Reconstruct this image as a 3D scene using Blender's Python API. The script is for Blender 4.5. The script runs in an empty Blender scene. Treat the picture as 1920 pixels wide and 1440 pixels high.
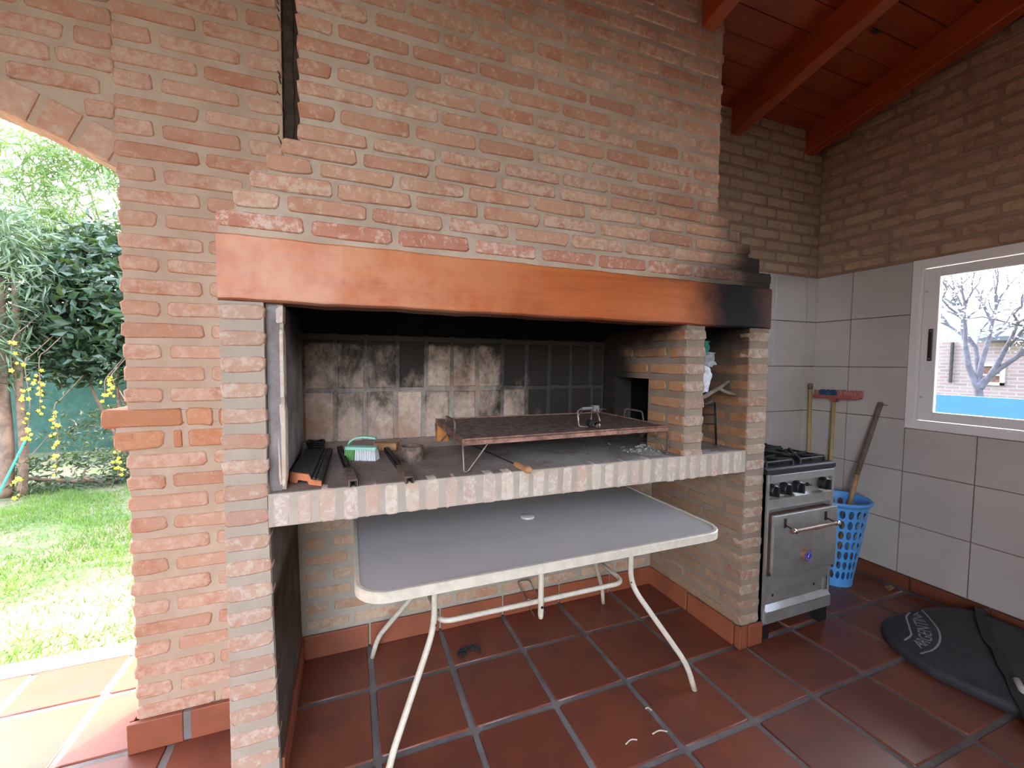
import bpy, bmesh, math, random
from mathutils import Vector, Matrix, Euler
random.seed(7)
R = math.radians
S = bpy.context.scene
COL = S.collection
U = random.uniform

# ------------------------------------------------------------------ camera, sky, sun, exposure
cam_d = bpy.data.cameras.new('camera'); cam = bpy.data.objects.new('camera', cam_d); COL.objects.link(cam)
cam_d.sensor_fit = 'HORIZONTAL'; cam_d.sensor_width = 36.0; cam_d.lens = 36.0 * 785.1443 / 1920.0
cam_d.clip_start = 0.02; cam_d.clip_end = 300
_y, _p, _r = R(21.2573), R(-2.9094), R(0.5142)
_fw = Vector((math.sin(_y) * math.cos(_p), math.cos(_y) * math.cos(_p), math.sin(_p)))
_rt = Vector((math.cos(_y), -math.sin(_y), 0)); _up = _rt.cross(_fw)
_r2 = math.cos(_r) * _rt + math.sin(_r) * _up; _u2 = -math.sin(_r) * _rt + math.cos(_r) * _up
_m = Matrix((_r2, _u2, -_fw)).transposed().to_4x4(); _m.translation = (-0.0449, -1.5631, 1.5)
cam.matrix_world = _m
S.camera = cam

SUN_EL, SUN_AZ = 50.0, (0.69, 0.72)          # the sun stands behind the back wall, to the right
W = bpy.data.worlds.new('sky'); S.world = W; W.use_nodes = True
wt = W.node_tree; wt.nodes.clear()
sky = wt.nodes.new('ShaderNodeTexSky'); sky.sky_type = 'NISHITA'; sky.sun_disc = False
sky.sun_elevation = R(SUN_EL); sky.sun_rotation = math.atan2(SUN_AZ[0], SUN_AZ[1]); sky.air_density = 1.0; sky.dust_density = 3.0; sky.ozone_density = 1.0
bg = wt.nodes.new('ShaderNodeBackground'); bg.inputs['Strength'].default_value = 1.6
wo = wt.nodes.new('ShaderNodeOutputWorld')
hs = wt.nodes.new('ShaderNodeHueSaturation'); hs.inputs['Saturation'].default_value = 0.55
wt.links.new(sky.outputs[0], hs.inputs['Color']); wt.links.new(hs.outputs[0], bg.inputs['Color']); wt.links.new(bg.outputs[0], wo.inputs[0])
sun_d = bpy.data.lights.new('sun', 'SUN'); sun = bpy.data.objects.new('sun', sun_d); COL.objects.link(sun)
sun_d.energy = 3.8; sun_d.angle = R(0.6); sun_d.color = (1.0, 0.93, 0.82)
_d = Vector((SUN_AZ[0] * math.cos(R(SUN_EL)), SUN_AZ[1] * math.cos(R(SUN_EL)), math.sin(R(SUN_EL))))
sun.rotation_euler = _d.to_track_quat('Z', 'Y').to_euler()
vs = S.view_settings
S.display_settings.display_device = 'sRGB'
vs.view_transform = 'Standard'; vs.look = 'None'; vs.gamma = 1.0; vs.use_curve_mapping = False
vs.exposure = 1.45
S.cycles.max_bounces = 10; S.cycles.diffuse_bounces = 6; S.cycles.glossy_bounces = 4; S.cycles.transparent_max_bounces = 12
S.cycles.use_denoising = True
S.cycles.sample_clamp_indirect = 8.0

# ------------------------------------------------------------------ node helpers
class NT:
    def __init__(s, name):
        s.m = bpy.data.materials.new(name); s.m.use_nodes = True
        s.t = s.m.node_tree; s.t.nodes.clear()
        s.out = s.t.nodes.new('ShaderNodeOutputMaterial')
        s.b = s.t.nodes.new('ShaderNodeBsdfPrincipled'); s.t.links.new(s.b.outputs[0], s.out.inputs[0])
    def n(s, typ, **kw):
        nd = s.t.nodes.new('ShaderNode' + typ)
        for k, v in kw.items():
            if k.startswith('i_'):
                key = k[2:]; key = int(key) if key.isdigit() else key.replace('_', ' ')
                s.put(nd.inputs[key], v)
            else: setattr(nd, k, v)
        return nd
    def put(s, sock, v):
        if isinstance(v, bpy.types.NodeSocket): s.t.links.new(v, sock)
        elif isinstance(v, bpy.types.Node): s.t.links.new(v.outputs[0], sock)
        else: sock.default_value = v
    def set(s, **kw):
        for k, v in kw.items(): s.put(s.b.inputs[k.replace('_', ' ')], v)
    def math(s, op, a, b=None, c=None, clamp=False):
        nd = s.t.nodes.new('ShaderNodeMath'); nd.operation = op; nd.use_clamp = clamp
        s.put(nd.inputs[0], a)
        if b is not None: s.put(nd.inputs[1], b)
        if c is not None: s.put(nd.inputs[2], c)
        return nd.outputs[0]
    def vmath(s, op, a, b=None):
        nd = s.t.nodes.new('ShaderNodeVectorMath'); nd.operation = op
        s.put(nd.inputs[0], a)
        if b is not None: s.put(nd.inputs[1], b)
        return nd.outputs['Value'] if op in ('LENGTH', 'DISTANCE') else nd.outputs[0]
    def mix(s, f, a, b, mode='MIX'):
        nd = s.t.nodes.new('ShaderNodeMix'); nd.data_type = 'RGBA'; nd.blend_type = mode
        s.put(nd.inputs[0], f)
        for i, v in ((6, a), (7, b)):
            if isinstance(v, (tuple, list)): v = (*v[:3], 1)
            s.put(nd.inputs[i], v)
        return nd.outputs[2]
    def mr(s, v, a, b, c=0.0, d=1.0, smooth=True):
        nd = s.t.nodes.new('ShaderNodeMapRange'); nd.interpolation_type = 'SMOOTHSTEP' if smooth else 'LINEAR'
        s.put(nd.inputs[0], v)
        for i, x in enumerate((a, b, c, d)): nd.inputs[i + 1].default_value = x
        return nd.outputs[0]
    def noise(s, vec, scale, detail=3.0, rough=0.6, dist=0.0):
        nd = s.t.nodes.new('ShaderNodeTexNoise'); nd.inputs['Scale'].default_value = scale
        nd.inputs['Detail'].default_value = detail; nd.inputs['Roughness'].default_value = rough; nd.inputs['Distortion'].default_value = dist
        s.put(nd.inputs['Vector'], s.vmath('ADD', vec, (3.137, 7.719, 5.311))); return nd.outputs[0]
    def pos(s): return s.n('NewGeometry').outputs['Position']
    def rand(s): return s.n('ObjectInfo').outputs['Random']
    def scaled(s, vec, sc): return s.vmath('MULTIPLY', vec, sc)
    def bump(s, h, strength, dist=0.01):
        nd = s.n('Bump'); nd.inputs['Strength'].default_value = strength; nd.inputs['Distance'].default_value = dist
        s.put(nd.inputs['Height'], h); s.put(s.b.inputs['Normal'], nd.outputs[0])
    def ramp(s, f, stops):
        nd = s.t.nodes.new('ShaderNodeValToRGB'); e = nd.color_ramp.elements
        while len(e) < len(stops): e.new(0.5)
        for i, (p, c) in enumerate(stops): e[i].position = p; e[i].color = (*c[:3], 1)
        s.put(nd.inputs[0], f); return nd.outputs[0]
    def soot(s, blobs, wob=0.25, nscale=5.0):
        """soot stains with a place and a shape of their own: soft ellipsoids (cx,cy,cz, rx,ry,rz, strength) with ragged edges"""
        p = s.pos(); nz = s.noise(p, nscale, 4, 0.7)
        acc = None
        for cx, cy, cz, rx, ry, rz, st in blobs:
            d = s.vmath('LENGTH', s.vmath('MULTIPLY', s.vmath('SUBTRACT', p, (cx, cy, cz)), (1 / rx, 1 / ry, 1 / rz)))
            d = s.math('ADD', d, s.math('MULTIPLY', s.math('SUBTRACT', nz, 0.5), wob * 2))
            f = s.mr(d, 1.0, 0.35, 0.0, st)
            acc = f if acc is None else s.math('MAXIMUM', acc, f)
        return acc

def simple(name, col, rough=0.6, metal=0.0, var=0.0, nscale=20.0, bump=0.0, spec=0.5, **kw):
    T = NT(name); c = (*col, 1)
    if var or bump:
        nz = T.noise(T.n('TexCoord').outputs['Object'], nscale, 4, 0.65)
        if var: c = T.mix(T.mr(nz, 0.3, 0.7), tuple(x * (1 - var) for x in col), tuple(min(1, x * (1 + var)) for x in col))
        if bump: T.bump(nz, bump, 0.004)
    T.set(Base_Color=c, Roughness=rough, Metallic=metal)
    T.b.inputs['Specular IOR Level'].default_value = spec
    for k, v in kw.items(): T.b.inputs[k.replace('_', ' ')].default_value = v
    return T.m

SOOT_HOOD = [(2.02, 0.02, 1.90, 0.52, 0.6, 0.40, 0.97), (1.80, 0.02, 1.90, 0.55, 0.6, 0.16, 0.75), (1.93, .1, 2.15, .26, .5, .30, .6)]
SOOT_IN = [(1.2, 0.55, 1.72, 0.75, 0.5, 0.34, 0.95), (1.73, 0.45, 1.75, 0.24, 0.6, 0.42, 0.98), (1.75, 0.62, 1.3, 0.3, 0.36, 0.5, 0.96), (1.35, 0.74, 1.45, 0.5, 0.26, 0.6, 0.75), (0.6, 0.4, 1.72, 1.6, 0.6, 0.18, 0.98), (1.46, .66, 1.40, .3, .42, .52, .97), (1.46, .40, 1.72, .3, .52, .26, .95), (1.85, .32, 1.74, .26, .46, .30, .98), (1.85, .52, 1.52, .26, .48, .36, .96), (1.85, .50, 1.2, .26, .36, .4, .85)]

def brick_mat(name, cols, lime, patch, soot=None, lime_amt=0.5):
    T = NT(name); r = T.rand(); p = T.pos()
    v = T.vmath('ADD', p, T.n('CombineXYZ', i_0=T.math('MULTIPLY', r, 37.0), i_1=T.math('MULTIPLY', r, 91.0), i_2=T.math('MULTIPLY', r, 53.0)))
    base = T.ramp(r, [(i / (len(cols) - 1), c) for i, c in enumerate(cols)])
    n1 = T.noise(v, 9, 3, 0.6); n2 = T.noise(v, 34, 5, 0.75); n3 = T.noise(v, 120, 3, 0.7)
    base = T.mix(T.mr(n1, 0.48, 0.70, 0.0, 0.65), base, patch)
    base = T.mix(T.mr(T.math('ADD', n2, T.math('MULTIPLY', T.math('SUBTRACT', r, 0.5), 0.12)), 0.46, 0.64, 0.0, lime_amt), base, lime)
    base = T.mix(T.mr(n3, 0.66, 0.80, 0.0, 0.45), base, tuple(x * 0.45 for x in cols[0]))
    if soot:
        sf = T.soot(soot); base = T.mix(sf, base, (0.018, 0.014, 0.012))
    T.set(Base_Color=base, Roughness=0.9); T.b.inputs['Specular IOR Level'].default_value = 0.2
    T.bump(T.math('ADD', n2, T.math('MULTIPLY', n3, 0.5)), 0.7, 0.008)
    return T.m

def mortar_mat(name, col, col2, soot=None):
    T = NT(name); p = T.pos()
    n1 = T.noise(p, 6, 4, 0.65); n2 = T.noise(p, 70, 4, 0.7)
    c = T.mix(T.mr(n1, 0.35, 0.7), col, col2)
    c = T.mix(T.mr(n2, 0.62, 0.8, 0, 0.4), c, tuple(min(1, x * 1.5) for x in col2))
    if soot: c = T.mix(T.soot(soot), c, (0.02, 0.017, 0.015))
    T.set(Base_Color=c, Roughness=0.95); T.b.inputs['Specular IOR Level'].default_value = 0.15
    T.bump(n2, 0.5, 0.006)
    return T.m

PINK = [(0.47, 0.235, 0.15), (0.56, 0.30, 0.19), (0.52, 0.29, 0.19), (0.60, 0.35, 0.23), (0.50, 0.25, 0.16)]
M = {}
M['brick_pillar'] = brick_mat('pillar brick', [(0.46, 0.245, 0.16), (0.51, 0.285, 0.19), (0.53, 0.315, 0.215), (0.48, 0.255, 0.17)], (0.62, 0.45, 0.35), (0.42, 0.16, 0.09), None, 0.5)
M['brick_ledge'] = brick_mat('ledge brick', [(0.44, 0.19, 0.10), (0.50, 0.235, 0.125)], (0.62, 0.36, 0.24), (0.45, 0.16, 0.08), None, 0.35)
M['brick_hood'] = brick_mat('hood brick', PINK, (0.68, 0.51, 0.39), (0.43, 0.17, 0.095), SOOT_HOOD, 0.6)
M['brick_hood_red'] = brick_mat('red lime-washed brick', [(0.50, 0.21, 0.135), (0.56, 0.27, 0.18)], (0.74, 0.56, 0.46), (0.46, 0.16, 0.10), SOOT_HOOD, 0.75)
M['brick_pier'] = brick_mat('pier brick', [(0.44, 0.265, 0.185), (0.50, 0.315, 0.225), (0.47, 0.285, 0.195)], (0.60, 0.47, 0.385), (0.46, 0.20, 0.13), SOOT_IN, 0.7)
M['brick_pier_right'] = brick_mat('right pier brick', [(0.34, 0.225, 0.155), (0.39, 0.27, 0.19), (0.36, 0.22, 0.15)], (0.52, 0.43, 0.36), (0.36, 0.17, 0.10), SOOT_IN, 0.7)  # muted brick, darkened further to paint in the dimmer light on the right
M['brick_soldier'] = brick_mat('pale soldier brick', [(0.53, 0.385, 0.30), (0.58, 0.46, 0.35), (0.50, 0.37, 0.31), (0.60, 0.48, 0.34)], (0.68, 0.58, 0.50), (0.52, 0.30, 0.22), None, 0.8)
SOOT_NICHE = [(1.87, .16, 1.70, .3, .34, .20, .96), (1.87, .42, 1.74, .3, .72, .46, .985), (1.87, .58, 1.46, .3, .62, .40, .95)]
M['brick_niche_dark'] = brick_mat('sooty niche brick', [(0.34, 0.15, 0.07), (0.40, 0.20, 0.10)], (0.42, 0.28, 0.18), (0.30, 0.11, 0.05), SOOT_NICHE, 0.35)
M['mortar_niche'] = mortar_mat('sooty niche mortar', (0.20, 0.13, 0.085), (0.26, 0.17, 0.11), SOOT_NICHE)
M['brick_bay_shaded'] = brick_mat('shaded bay brick', [(0.32, 0.195, 0.12), (0.37, 0.24, 0.15), (0.30, 0.18, 0.11)], (0.40, 0.29, 0.20), (0.29, 0.13, 0.075), None, 0.4)  # darker brick copy, the bay's shade is put into the colour
M['brick_niche'] = brick_mat('niche brick', [(0.42, 0.19, 0.09), (0.50, 0.26, 0.13), (0.46, 0.22, 0.11)], (0.52, 0.36, 0.24), (0.36, 0.13, 0.06), SOOT_IN, 0.35)
M['brick_brown'] = brick_mat('brown brick', [(0.38, 0.235, 0.16), (0.45, 0.29, 0.185), (0.42, 0.25, 0.17), (0.47, 0.31, 0.19)], (0.54, 0.40, 0.29), (0.25, 0.13, 0.08), None, 0.4)
M['brick_olive'] = brick_mat('olive brick', [(0.40, 0.29, 0.19), (0.46, 0.33, 0.21), (0.42, 0.28, 0.18)], (0.55, 0.43, 0.30), (0.34, 0.20, 0.12), None, 0.45)
M['brick_under'] = brick_mat('under-counter brick', [(0.50, 0.31, 0.20), (0.56, 0.38, 0.25), (0.46, 0.30, 0.20)], (0.58, 0.46, 0.34), (0.48, 0.20, 0.10), None, 0.7)
M['mortar'] = mortar_mat('mortar', (0.43, 0.30, 0.215), (0.49, 0.36, 0.265))
M['mortar_hood'] = mortar_mat('hood mortar', (0.43, 0.315, 0.23), (0.52, 0.40, 0.30), SOOT_HOOD)
M['mortar_pier'] = mortar_mat('pier mortar', (0.38, 0.30, 0.23), (0.43, 0.34, 0.265), SOOT_IN)
M['mortar_bay_shaded'] = mortar_mat('shaded pier mortar', (0.26, 0.19, 0.14), (0.32, 0.24, 0.175), SOOT_IN)  # darker copy of the pier mortar, shade included in the colour
M['mortar_brown'] = mortar_mat('brown mortar', (0.28, 0.175, 0.12), (0.35, 0.23, 0.16))
M['mortar_grey'] = mortar_mat('grey mortar', (0.38, 0.32, 0.25), (0.47, 0.39, 0.31))
M['mortar_pale'] = mortar_mat('pale mortar', (0.40, 0.325, 0.26), (0.47, 0.39, 0.32))
M['plaster_dark'] = mortar_mat('dark render', (0.10, 0.075, 0.06), (0.17, 0.13, 0.105))

def firebox_mat(name, pale, dark, bias=0.0):
    T = NT(name); p = T.pos(); r = T.rand()
    st = T.noise(T.scaled(p, (7.0, 7.0, 4.2)), 1.0, 6, 0.75, 0.15)
    n2 = T.noise(p, 38, 5, 0.8); sep = T.n('SeparateXYZ'); T.put(sep.inputs[0], p)
    hz = T.mr(sep.outputs[2], 1.05, 1.66, -0.16, 0.30, False)
    hx = T.mr(sep.outputs[0], 0.6, 1.25, 0.0, 0.45)
    up = T.mr(sep.outputs[2], 1.575, 1.64, 0.0, 0.7)
    f = T.math('ADD', T.math('ADD', st, hz), T.math('ADD', T.math('ADD', hx, up), T.math('ADD', bias, T.math('MULTIPLY', T.math('SUBTRACT', r, 0.5), 0.0 if bias else 0.30))))
    sf = T.mr(f, 0.38, 0.82)
    c = T.mix(T.mr(n2, 0.35, 0.7), pale, tuple(x * 0.7 for x in pale))
    c = T.mix(T.mr(T.noise(p, 4, 2), 0.55, 0.7, 0, 0.5), c, (0.36, 0.16, 0.08))
    c = T.mix(T.math('MULTIPLY', sf, 0.97), c, dark)
    c = T.mix(T.mr(n2, 0.68, 0.80, 0, 0.5), c, (0.42, 0.36, 0.30))
    T.set(Base_Color=c, Roughness=0.95); T.b.inputs['Specular IOR Level'].default_value = 0.1
    T.bump(n2, 0.4, 0.006); return T.m
M['fire_brick'] = firebox_mat('sooted firebrick', (0.56, 0.40, 0.31), (0.022, 0.019, 0.017))
M['fire_mortar'] = firebox_mat('sooted fire mortar', (0.40, 0.33, 0.275), (0.05, 0.044, 0.04), 0.01)
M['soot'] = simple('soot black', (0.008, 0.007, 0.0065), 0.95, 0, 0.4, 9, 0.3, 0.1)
M['fire_side'] = mortar_mat('sooted side render', (0.17, 0.14, 0.13), (0.30, 0.25, 0.235), [(-0.25, .5, 1.7, .5, .5, .28, .95)])
M['ash_floor'] = None
def ash_floor():
    T = NT('ashy hearth'); p = T.pos()
    n1 = T.noise(p, 5, 4, 0.7); n2 = T.noise(p, 40, 5, 0.8); sep = T.n('SeparateXYZ'); T.put(sep.inputs[0], p)
    c = T.mix(T.mr(n1, 0.35, 0.65), (0.26, 0.19, 0.155), (0.36, 0.26, 0.21))
    c = T.mix(T.math('MULTIPLY', T.mr(sep.outputs[0], 0.3, 0.9), T.mr(n1, 0.3, 0.6)), c, (0.38, 0.345, 0.32))
    c = T.mix(T.mr(n2, 0.54, 0.68, 0, 0.85), c, (0.05, 0.042, 0.038))
    c = T.mix(T.mr(T.noise(p, 75, 3), 0.68, 0.78, 0, 0.7), c, (0.38, 0.33, 0.29))
    T.set(Base_Color=c, Roughness=0.95); T.b.inputs['Specular IOR Level'].default_value = 0.15
    T.bump(n2, 0.6, 0.008); return T.m
M['ash_floor'] = ash_floor()

def wood_mat(name, c1, c2, dark, axis, rough=0.4, burn=False, knots=True, coat=0.0, nsc=1.0):
    T = NT(name); p = T.pos(); r = T.rand()
    sc = {'x': (0.9, 14, 14), 'y': (14, 0.9, 14)}[axis]
    v = T.vmath('ADD', p, T.n('CombineXYZ', i_0=T.math('MULTIPLY', r, 13.0), i_1=T.math('MULTIPLY', r, 7.0), i_2=T.math('MULTIPLY', r, 29.0)))
    g = T.noise(T.scaled(v, tuple(x * nsc for x in sc)), 1.6, 5, 0.65, 0.8); f = T.noise(T.scaled(v, tuple(x * 5 for x in sc)), 1.0, 3, 0.6)
    c = T.mix(T.mr(g, 0.3, 0.7), c1, c2)
    c = T.mix(T.mr(f, 0.55, 0.75, 0, 0.35), c, dark)
    bz = T.noise(v, 2.2, 3, 0.6); c = T.mix(T.mr(bz, 0.56, 0.72, 0, 0.45), c, dark)
    if knots:
        vo = T.t.nodes.new('ShaderNodeTexVoronoi'); vo.inputs['Scale'].default_value = 1.0
        ks = {'x': (1.6, 5, 5), 'y': (5, 1.6, 5)}[axis]
        T.put(vo.inputs['Vector'], T.scaled(v, ks))
        c = T.mix(T.mr(vo.outputs['Distance'], 0.10, 0.04), c, tuple(x * 0.25 for x in dark))
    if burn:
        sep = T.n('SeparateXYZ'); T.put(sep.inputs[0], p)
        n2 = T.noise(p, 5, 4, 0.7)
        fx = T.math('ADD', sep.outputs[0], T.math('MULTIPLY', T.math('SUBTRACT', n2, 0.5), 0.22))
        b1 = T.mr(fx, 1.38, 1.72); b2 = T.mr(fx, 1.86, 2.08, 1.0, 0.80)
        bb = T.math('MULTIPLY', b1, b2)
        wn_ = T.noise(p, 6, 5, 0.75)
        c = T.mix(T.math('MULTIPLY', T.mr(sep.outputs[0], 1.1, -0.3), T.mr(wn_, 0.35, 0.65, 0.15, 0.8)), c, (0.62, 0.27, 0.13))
        c = T.mix(T.mr(T.noise(T.scaled(p, (2.0, 30, 9)), 1.0, 4, 0.7), 0.60, 0.74, 0, 0.5), c, (0.24, 0.05, 0.015))
        top = T.math('MULTIPLY', T.mr(sep.outputs[2], 1.85, 1.905, 0, 0.5), T.mr(fx, 0.9, 1.5))
        ed = T.mr(sep.outputs[2], 1.705, 1.685, 0, 0.75)
        c = T.mix(T.math('MAXIMUM', T.math('MAXIMUM', bb, top), ed), c, (0.016, 0.013, 0.014))
    rg = T.math('ADD', rough, T.math('MULTIPLY', T.math('SUBTRACT', g, 0.5), 0.25))
    if burn: rg = T.math('ADD', rg, T.math('MULTIPLY', bb, 0.16))
    if burn: T.put(T.b.inputs['Specular IOR Level'], T.math('SUBTRACT', 0.5, T.math('MULTIPLY', bb, 0.42)))
    if burn: T.put(T.b.inputs['Coat Weight'], T.math('SUBTRACT', 0.06, T.math('MULTIPLY', bb, 0.08), clamp=True))
    T.set(Base_Color=c, Roughness=rg)
    if coat and not burn: T.b.inputs['Coat Weight'].default_value = coat; T.b.inputs['Coat Roughness'].default_value = 0.25
    T.bump(f, 0.18, 0.004); return T.m
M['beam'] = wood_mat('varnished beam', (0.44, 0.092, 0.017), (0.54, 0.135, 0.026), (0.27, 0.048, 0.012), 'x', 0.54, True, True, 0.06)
M['plank'] = wood_mat('ceiling plank', (0.27, 0.034, 0.006), (0.36, 0.060, 0.009), (0.12, 0.012, 0.003), 'x', 0.45, False, True, 0.15)
M['rafter'] = wood_mat('rafter wood', (0.33, 0.045, 0.009), (0.42, 0.075, 0.013), (0.15, 0.015, 0.004), 'y', 0.42, False, False, 0.2)

def clay_mat(name, c1, c2, c3, rough, bumpy=0.15):
    T = NT(name); p = T.pos(); r = T.rand()
    n1 = T.noise(p, 4.5, 4, 0.65); n2 = T.noise(p, 45, 4, 0.7)
    c = T.mix(r, c1, c2); c = T.mix(T.mr(n1, 0.4, 0.72, 0, 0.7), c, c3)
    c = T.mix(T.mr(n2, 0.66, 0.78, 0, 0.6), c, tuple(x * 0.3 for x in c1))
    c = T.mix(T.mr(T.noise(p, 13, 5, 0.8), 0.66, 0.8, 0, 0.25), c, (0.5, 0.40, 0.34))
    T.set(Base_Color=c, Roughness=T.math('ADD', rough, T.math('MULTIPLY', T.math('SUBTRACT', n1, 0.5), 0.3)))
    T.bump(T.math('ADD', n1, T.math('MULTIPLY', n2, 0.2)), bumpy, 0.01); return T.m
M['floor_tile'] = clay_mat('terracotta floor tile', (0.155, 0.040, 0.022), (0.205, 0.055, 0.028), (0.11, 0.034, 0.025), 0.38)
M['patio_tile'] = clay_mat('pale terracotta', (0.36, 0.25, 0.19), (0.42, 0.30, 0.23), (0.32, 0.22, 0.17), 0.7)
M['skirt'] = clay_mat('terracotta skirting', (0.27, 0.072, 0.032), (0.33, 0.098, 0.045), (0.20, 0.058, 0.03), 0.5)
M['skirt_shaded'] = clay_mat('shaded terracotta skirting', (0.13, 0.036, 0.018), (0.17, 0.048, 0.022), (0.10, 0.03, 0.018), 0.5)  # copy of the skirting clay with the right wall's shade in its colour
M['grout'] = mortar_mat('grey grout', (0.15, 0.13, 0.12), (0.22, 0.19, 0.175))
def wtile():
    T = NT('white wall tile'); p = T.pos(); r = T.rand()
    n = T.noise(p, 3, 3); c = T.mix(T.mr(n, 0.35, 0.7), (0.48, 0.42, 0.38), (0.53, 0.465, 0.42))
    c = T.mix(T.mr(T.noise(p, 8, 5, .8), 0.68, 0.78, 0, 0.25), c, (0.45, 0.38, 0.33))
    T.set(Base_Color=c, Roughness=0.24); T.b.inputs['Specular IOR Level'].default_value = 0.9; T.bump(n, 0.03, 0.01); return T.m
M['wall_tile'] = wtile()
M['tile_joint'] = simple('tile joint', (0.20, 0.13, 0.10), 0.9)
M['alu_white'] = simple('white lacquered aluminium', (0.80, 0.74, 0.71), 0.35)
M['black_plastic'] = simple('black plastic', (0.012, 0.012, 0.014), 0.4)
M['screw'] = simple('zinc screw', (0.6, 0.6, 0.6), 0.35, 1.0)
def glass():
    T = NT('window glass'); T.t.nodes.remove(T.b)
    tr = T.n('BsdfTransparent'); tr.inputs[0].default_value = (0.93, 0.96, 0.98, 1); gl = T.n('BsdfGlossy'); gl.inputs['Roughness'].default_value = 0.03
    fr = T.n('Fresnel'); fr.inputs[0].default_value = 1.45; mx = T.n('MixShader')
    T.put(mx.inputs[0], fr); T.put(mx.inputs[1], tr); T.put(mx.inputs[2], gl); T.put(T.out.inputs[0], mx); return T.m
M['glass'] = glass()
M['table_top'] = simple('frosted grey table glass', (0.46, 0.415, 0.395), 0.40, 0, 0.05, 2.0)
M['cream_metal'] = simple('cream painted steel', (0.62, 0.54, 0.42), 0.42, 0, 0.10, 30)
M['cream_plastic'] = simple('pale plug', (0.55, 0.50, 0.47), 0.5)
M['rust'] = simple('rusty steel', (0.165, 0.105, 0.078), 0.85, 0.0, 0.6, 28, 0.35)
M['rust_light'] = simple('rusty rim steel', (0.30, 0.15, 0.105), 0.8, 0.1, 0.5, 22, 0.3)
M['dark_iron'] = simple('dark iron', (0.035, 0.028, 0.026), 0.6, 0.5, 0.4, 30, 0.2)
M['wire'] = simple('bare wire', (0.30, 0.24, 0.20), 0.45, 0.7, 0.3, 40)
M['steel'] = simple('brushed stainless steel', (0.50, 0.48, 0.45), 0.36, 0.7, 0.12, 14)
M['steel_bright'] = simple('bright steel strip', (0.66, 0.66, 0.66), 0.30, 0.85, 0.08, 14)
M['steel_dark'] = simple('shaded grey steel', (0.34, 0.325, 0.305), 0.45, 0.5, 0.12, 12)  # darker copy of the stove steel, shade put into its colour
M['oven_gap'] = simple('oven cavity rust', (0.10, 0.045, 0.03), 0.8, 0.1, 0.4, 20)
M['enamel_black'] = simple('black enamel', (0.014, 0.013, 0.013), 0.42)
M['cast_iron'] = simple('cast iron', (0.012, 0.0105, 0.01), 0.55, 0.3, 0.4, 30, 0.2)
M['brass_wood'] = simple('dark turned wood handle', (0.22, 0.11, 0.06), 0.35, 0, 0.3, 25)
M['chrome'] = simple('chrome', (0.75, 0.73, 0.70), 0.18, 1.0)
M['blue_dial'] = simple('blue enamel dial', (0.03, 0.03, 0.32), 0.3)
M['white_print'] = simple('white print', (0.75, 0.75, 0.78), 0.5)
M['basket_blue'] = simple('blue plastic', (0.10, 0.34, 0.72), 0.4)
M['basket_dark'] = simple('navy plastic lining', (0.03, 0.09, 0.2), 0.5)
M['pole'] = simple('yellow broomstick wood', (0.44, 0.30, 0.12), 0.5, 0, 0.15, 10)
M['pole_dark'] = simple('old grey broomstick wood', (0.17, 0.115, 0.085), 0.7, 0, 0.2, 12)
M['pole_tan'] = simple('tan broomstick wood', (0.42, 0.24, 0.11), 0.55, 0, 0.2, 12)
M['red_plastic'] = simple('dusty red plastic', (0.36, 0.085, 0.075), 0.5, 0, 0.2, 20)
M['teal_bristle'] = simple('blue bristles', (0.012, 0.07, 0.13), 0.8)
M['pink_bristle'] = simple('pinkish bristles', (0.42, 0.15, 0.13), 0.85, 0, 0.3, 60)
M['black_cloth'] = simple('black quilted nylon', (0.028, 0.028, 0.034), 0.62, 0, 0.3, 9, 0.25)
M['strap'] = simple('black strap webbing', (0.02, 0.02, 0.022), 0.7)
M['grey_print'] = simple('grey screen print', (0.34, 0.34, 0.36), 0.6)
M['brush_mint'] = simple('mint plastic', (0.33, 0.62, 0.46), 0.4)
M['brush_green'] = simple('green bristles', (0.16, 0.36, 0.11), 0.8)
M['bristle_white'] = simple('white bristles', (0.75, 0.72, 0.72), 0.8)
M['clay_roof'] = simple('orange clay', (0.62, 0.20, 0.085), 0.75, 0, 0.15, 15)
M['clay_dark'] = simple('blackened clay', (0.045, 0.04, 0.037), 0.8, 0, 0.35, 12, 0.2)
M['orange_brick'] = simple('orange brick', (0.55, 0.20, 0.045), 0.8, 0, 0.2, 18)
M['turned_wood'] = simple('turned wooden handle', (0.48, 0.24, 0.11), 0.45, 0, 0.2, 30)
M['ash_white'] = simple('white ash lumps', (0.38, 0.36, 0.34), 0.95, 0, 0.35, 40)
M['paper'] = simple('white paper', (0.72, 0.70, 0.74), 0.7)
M['bag_grey'] = simple('grey plastic bag', (0.42, 0.40, 0.40), 0.35)
M['bag_teal'] = simple('teal plastic bag', (0.05, 0.22, 0.17), 0.35)
M['branch'] = simple('dry branch', (0.22, 0.165, 0.125), 0.85, 0, 0.3, 20)
M['post_dark'] = simple('dark fibrous post', (0.045, 0.027, 0.02), 0.9, 0, 0.5, 18, 0.5)
M['charred'] = simple('charred scrap', (0.016, 0.014, 0.014), 0.85)
M['twig'] = simple('pale twig', (0.60, 0.48, 0.38), 0.8)

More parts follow.
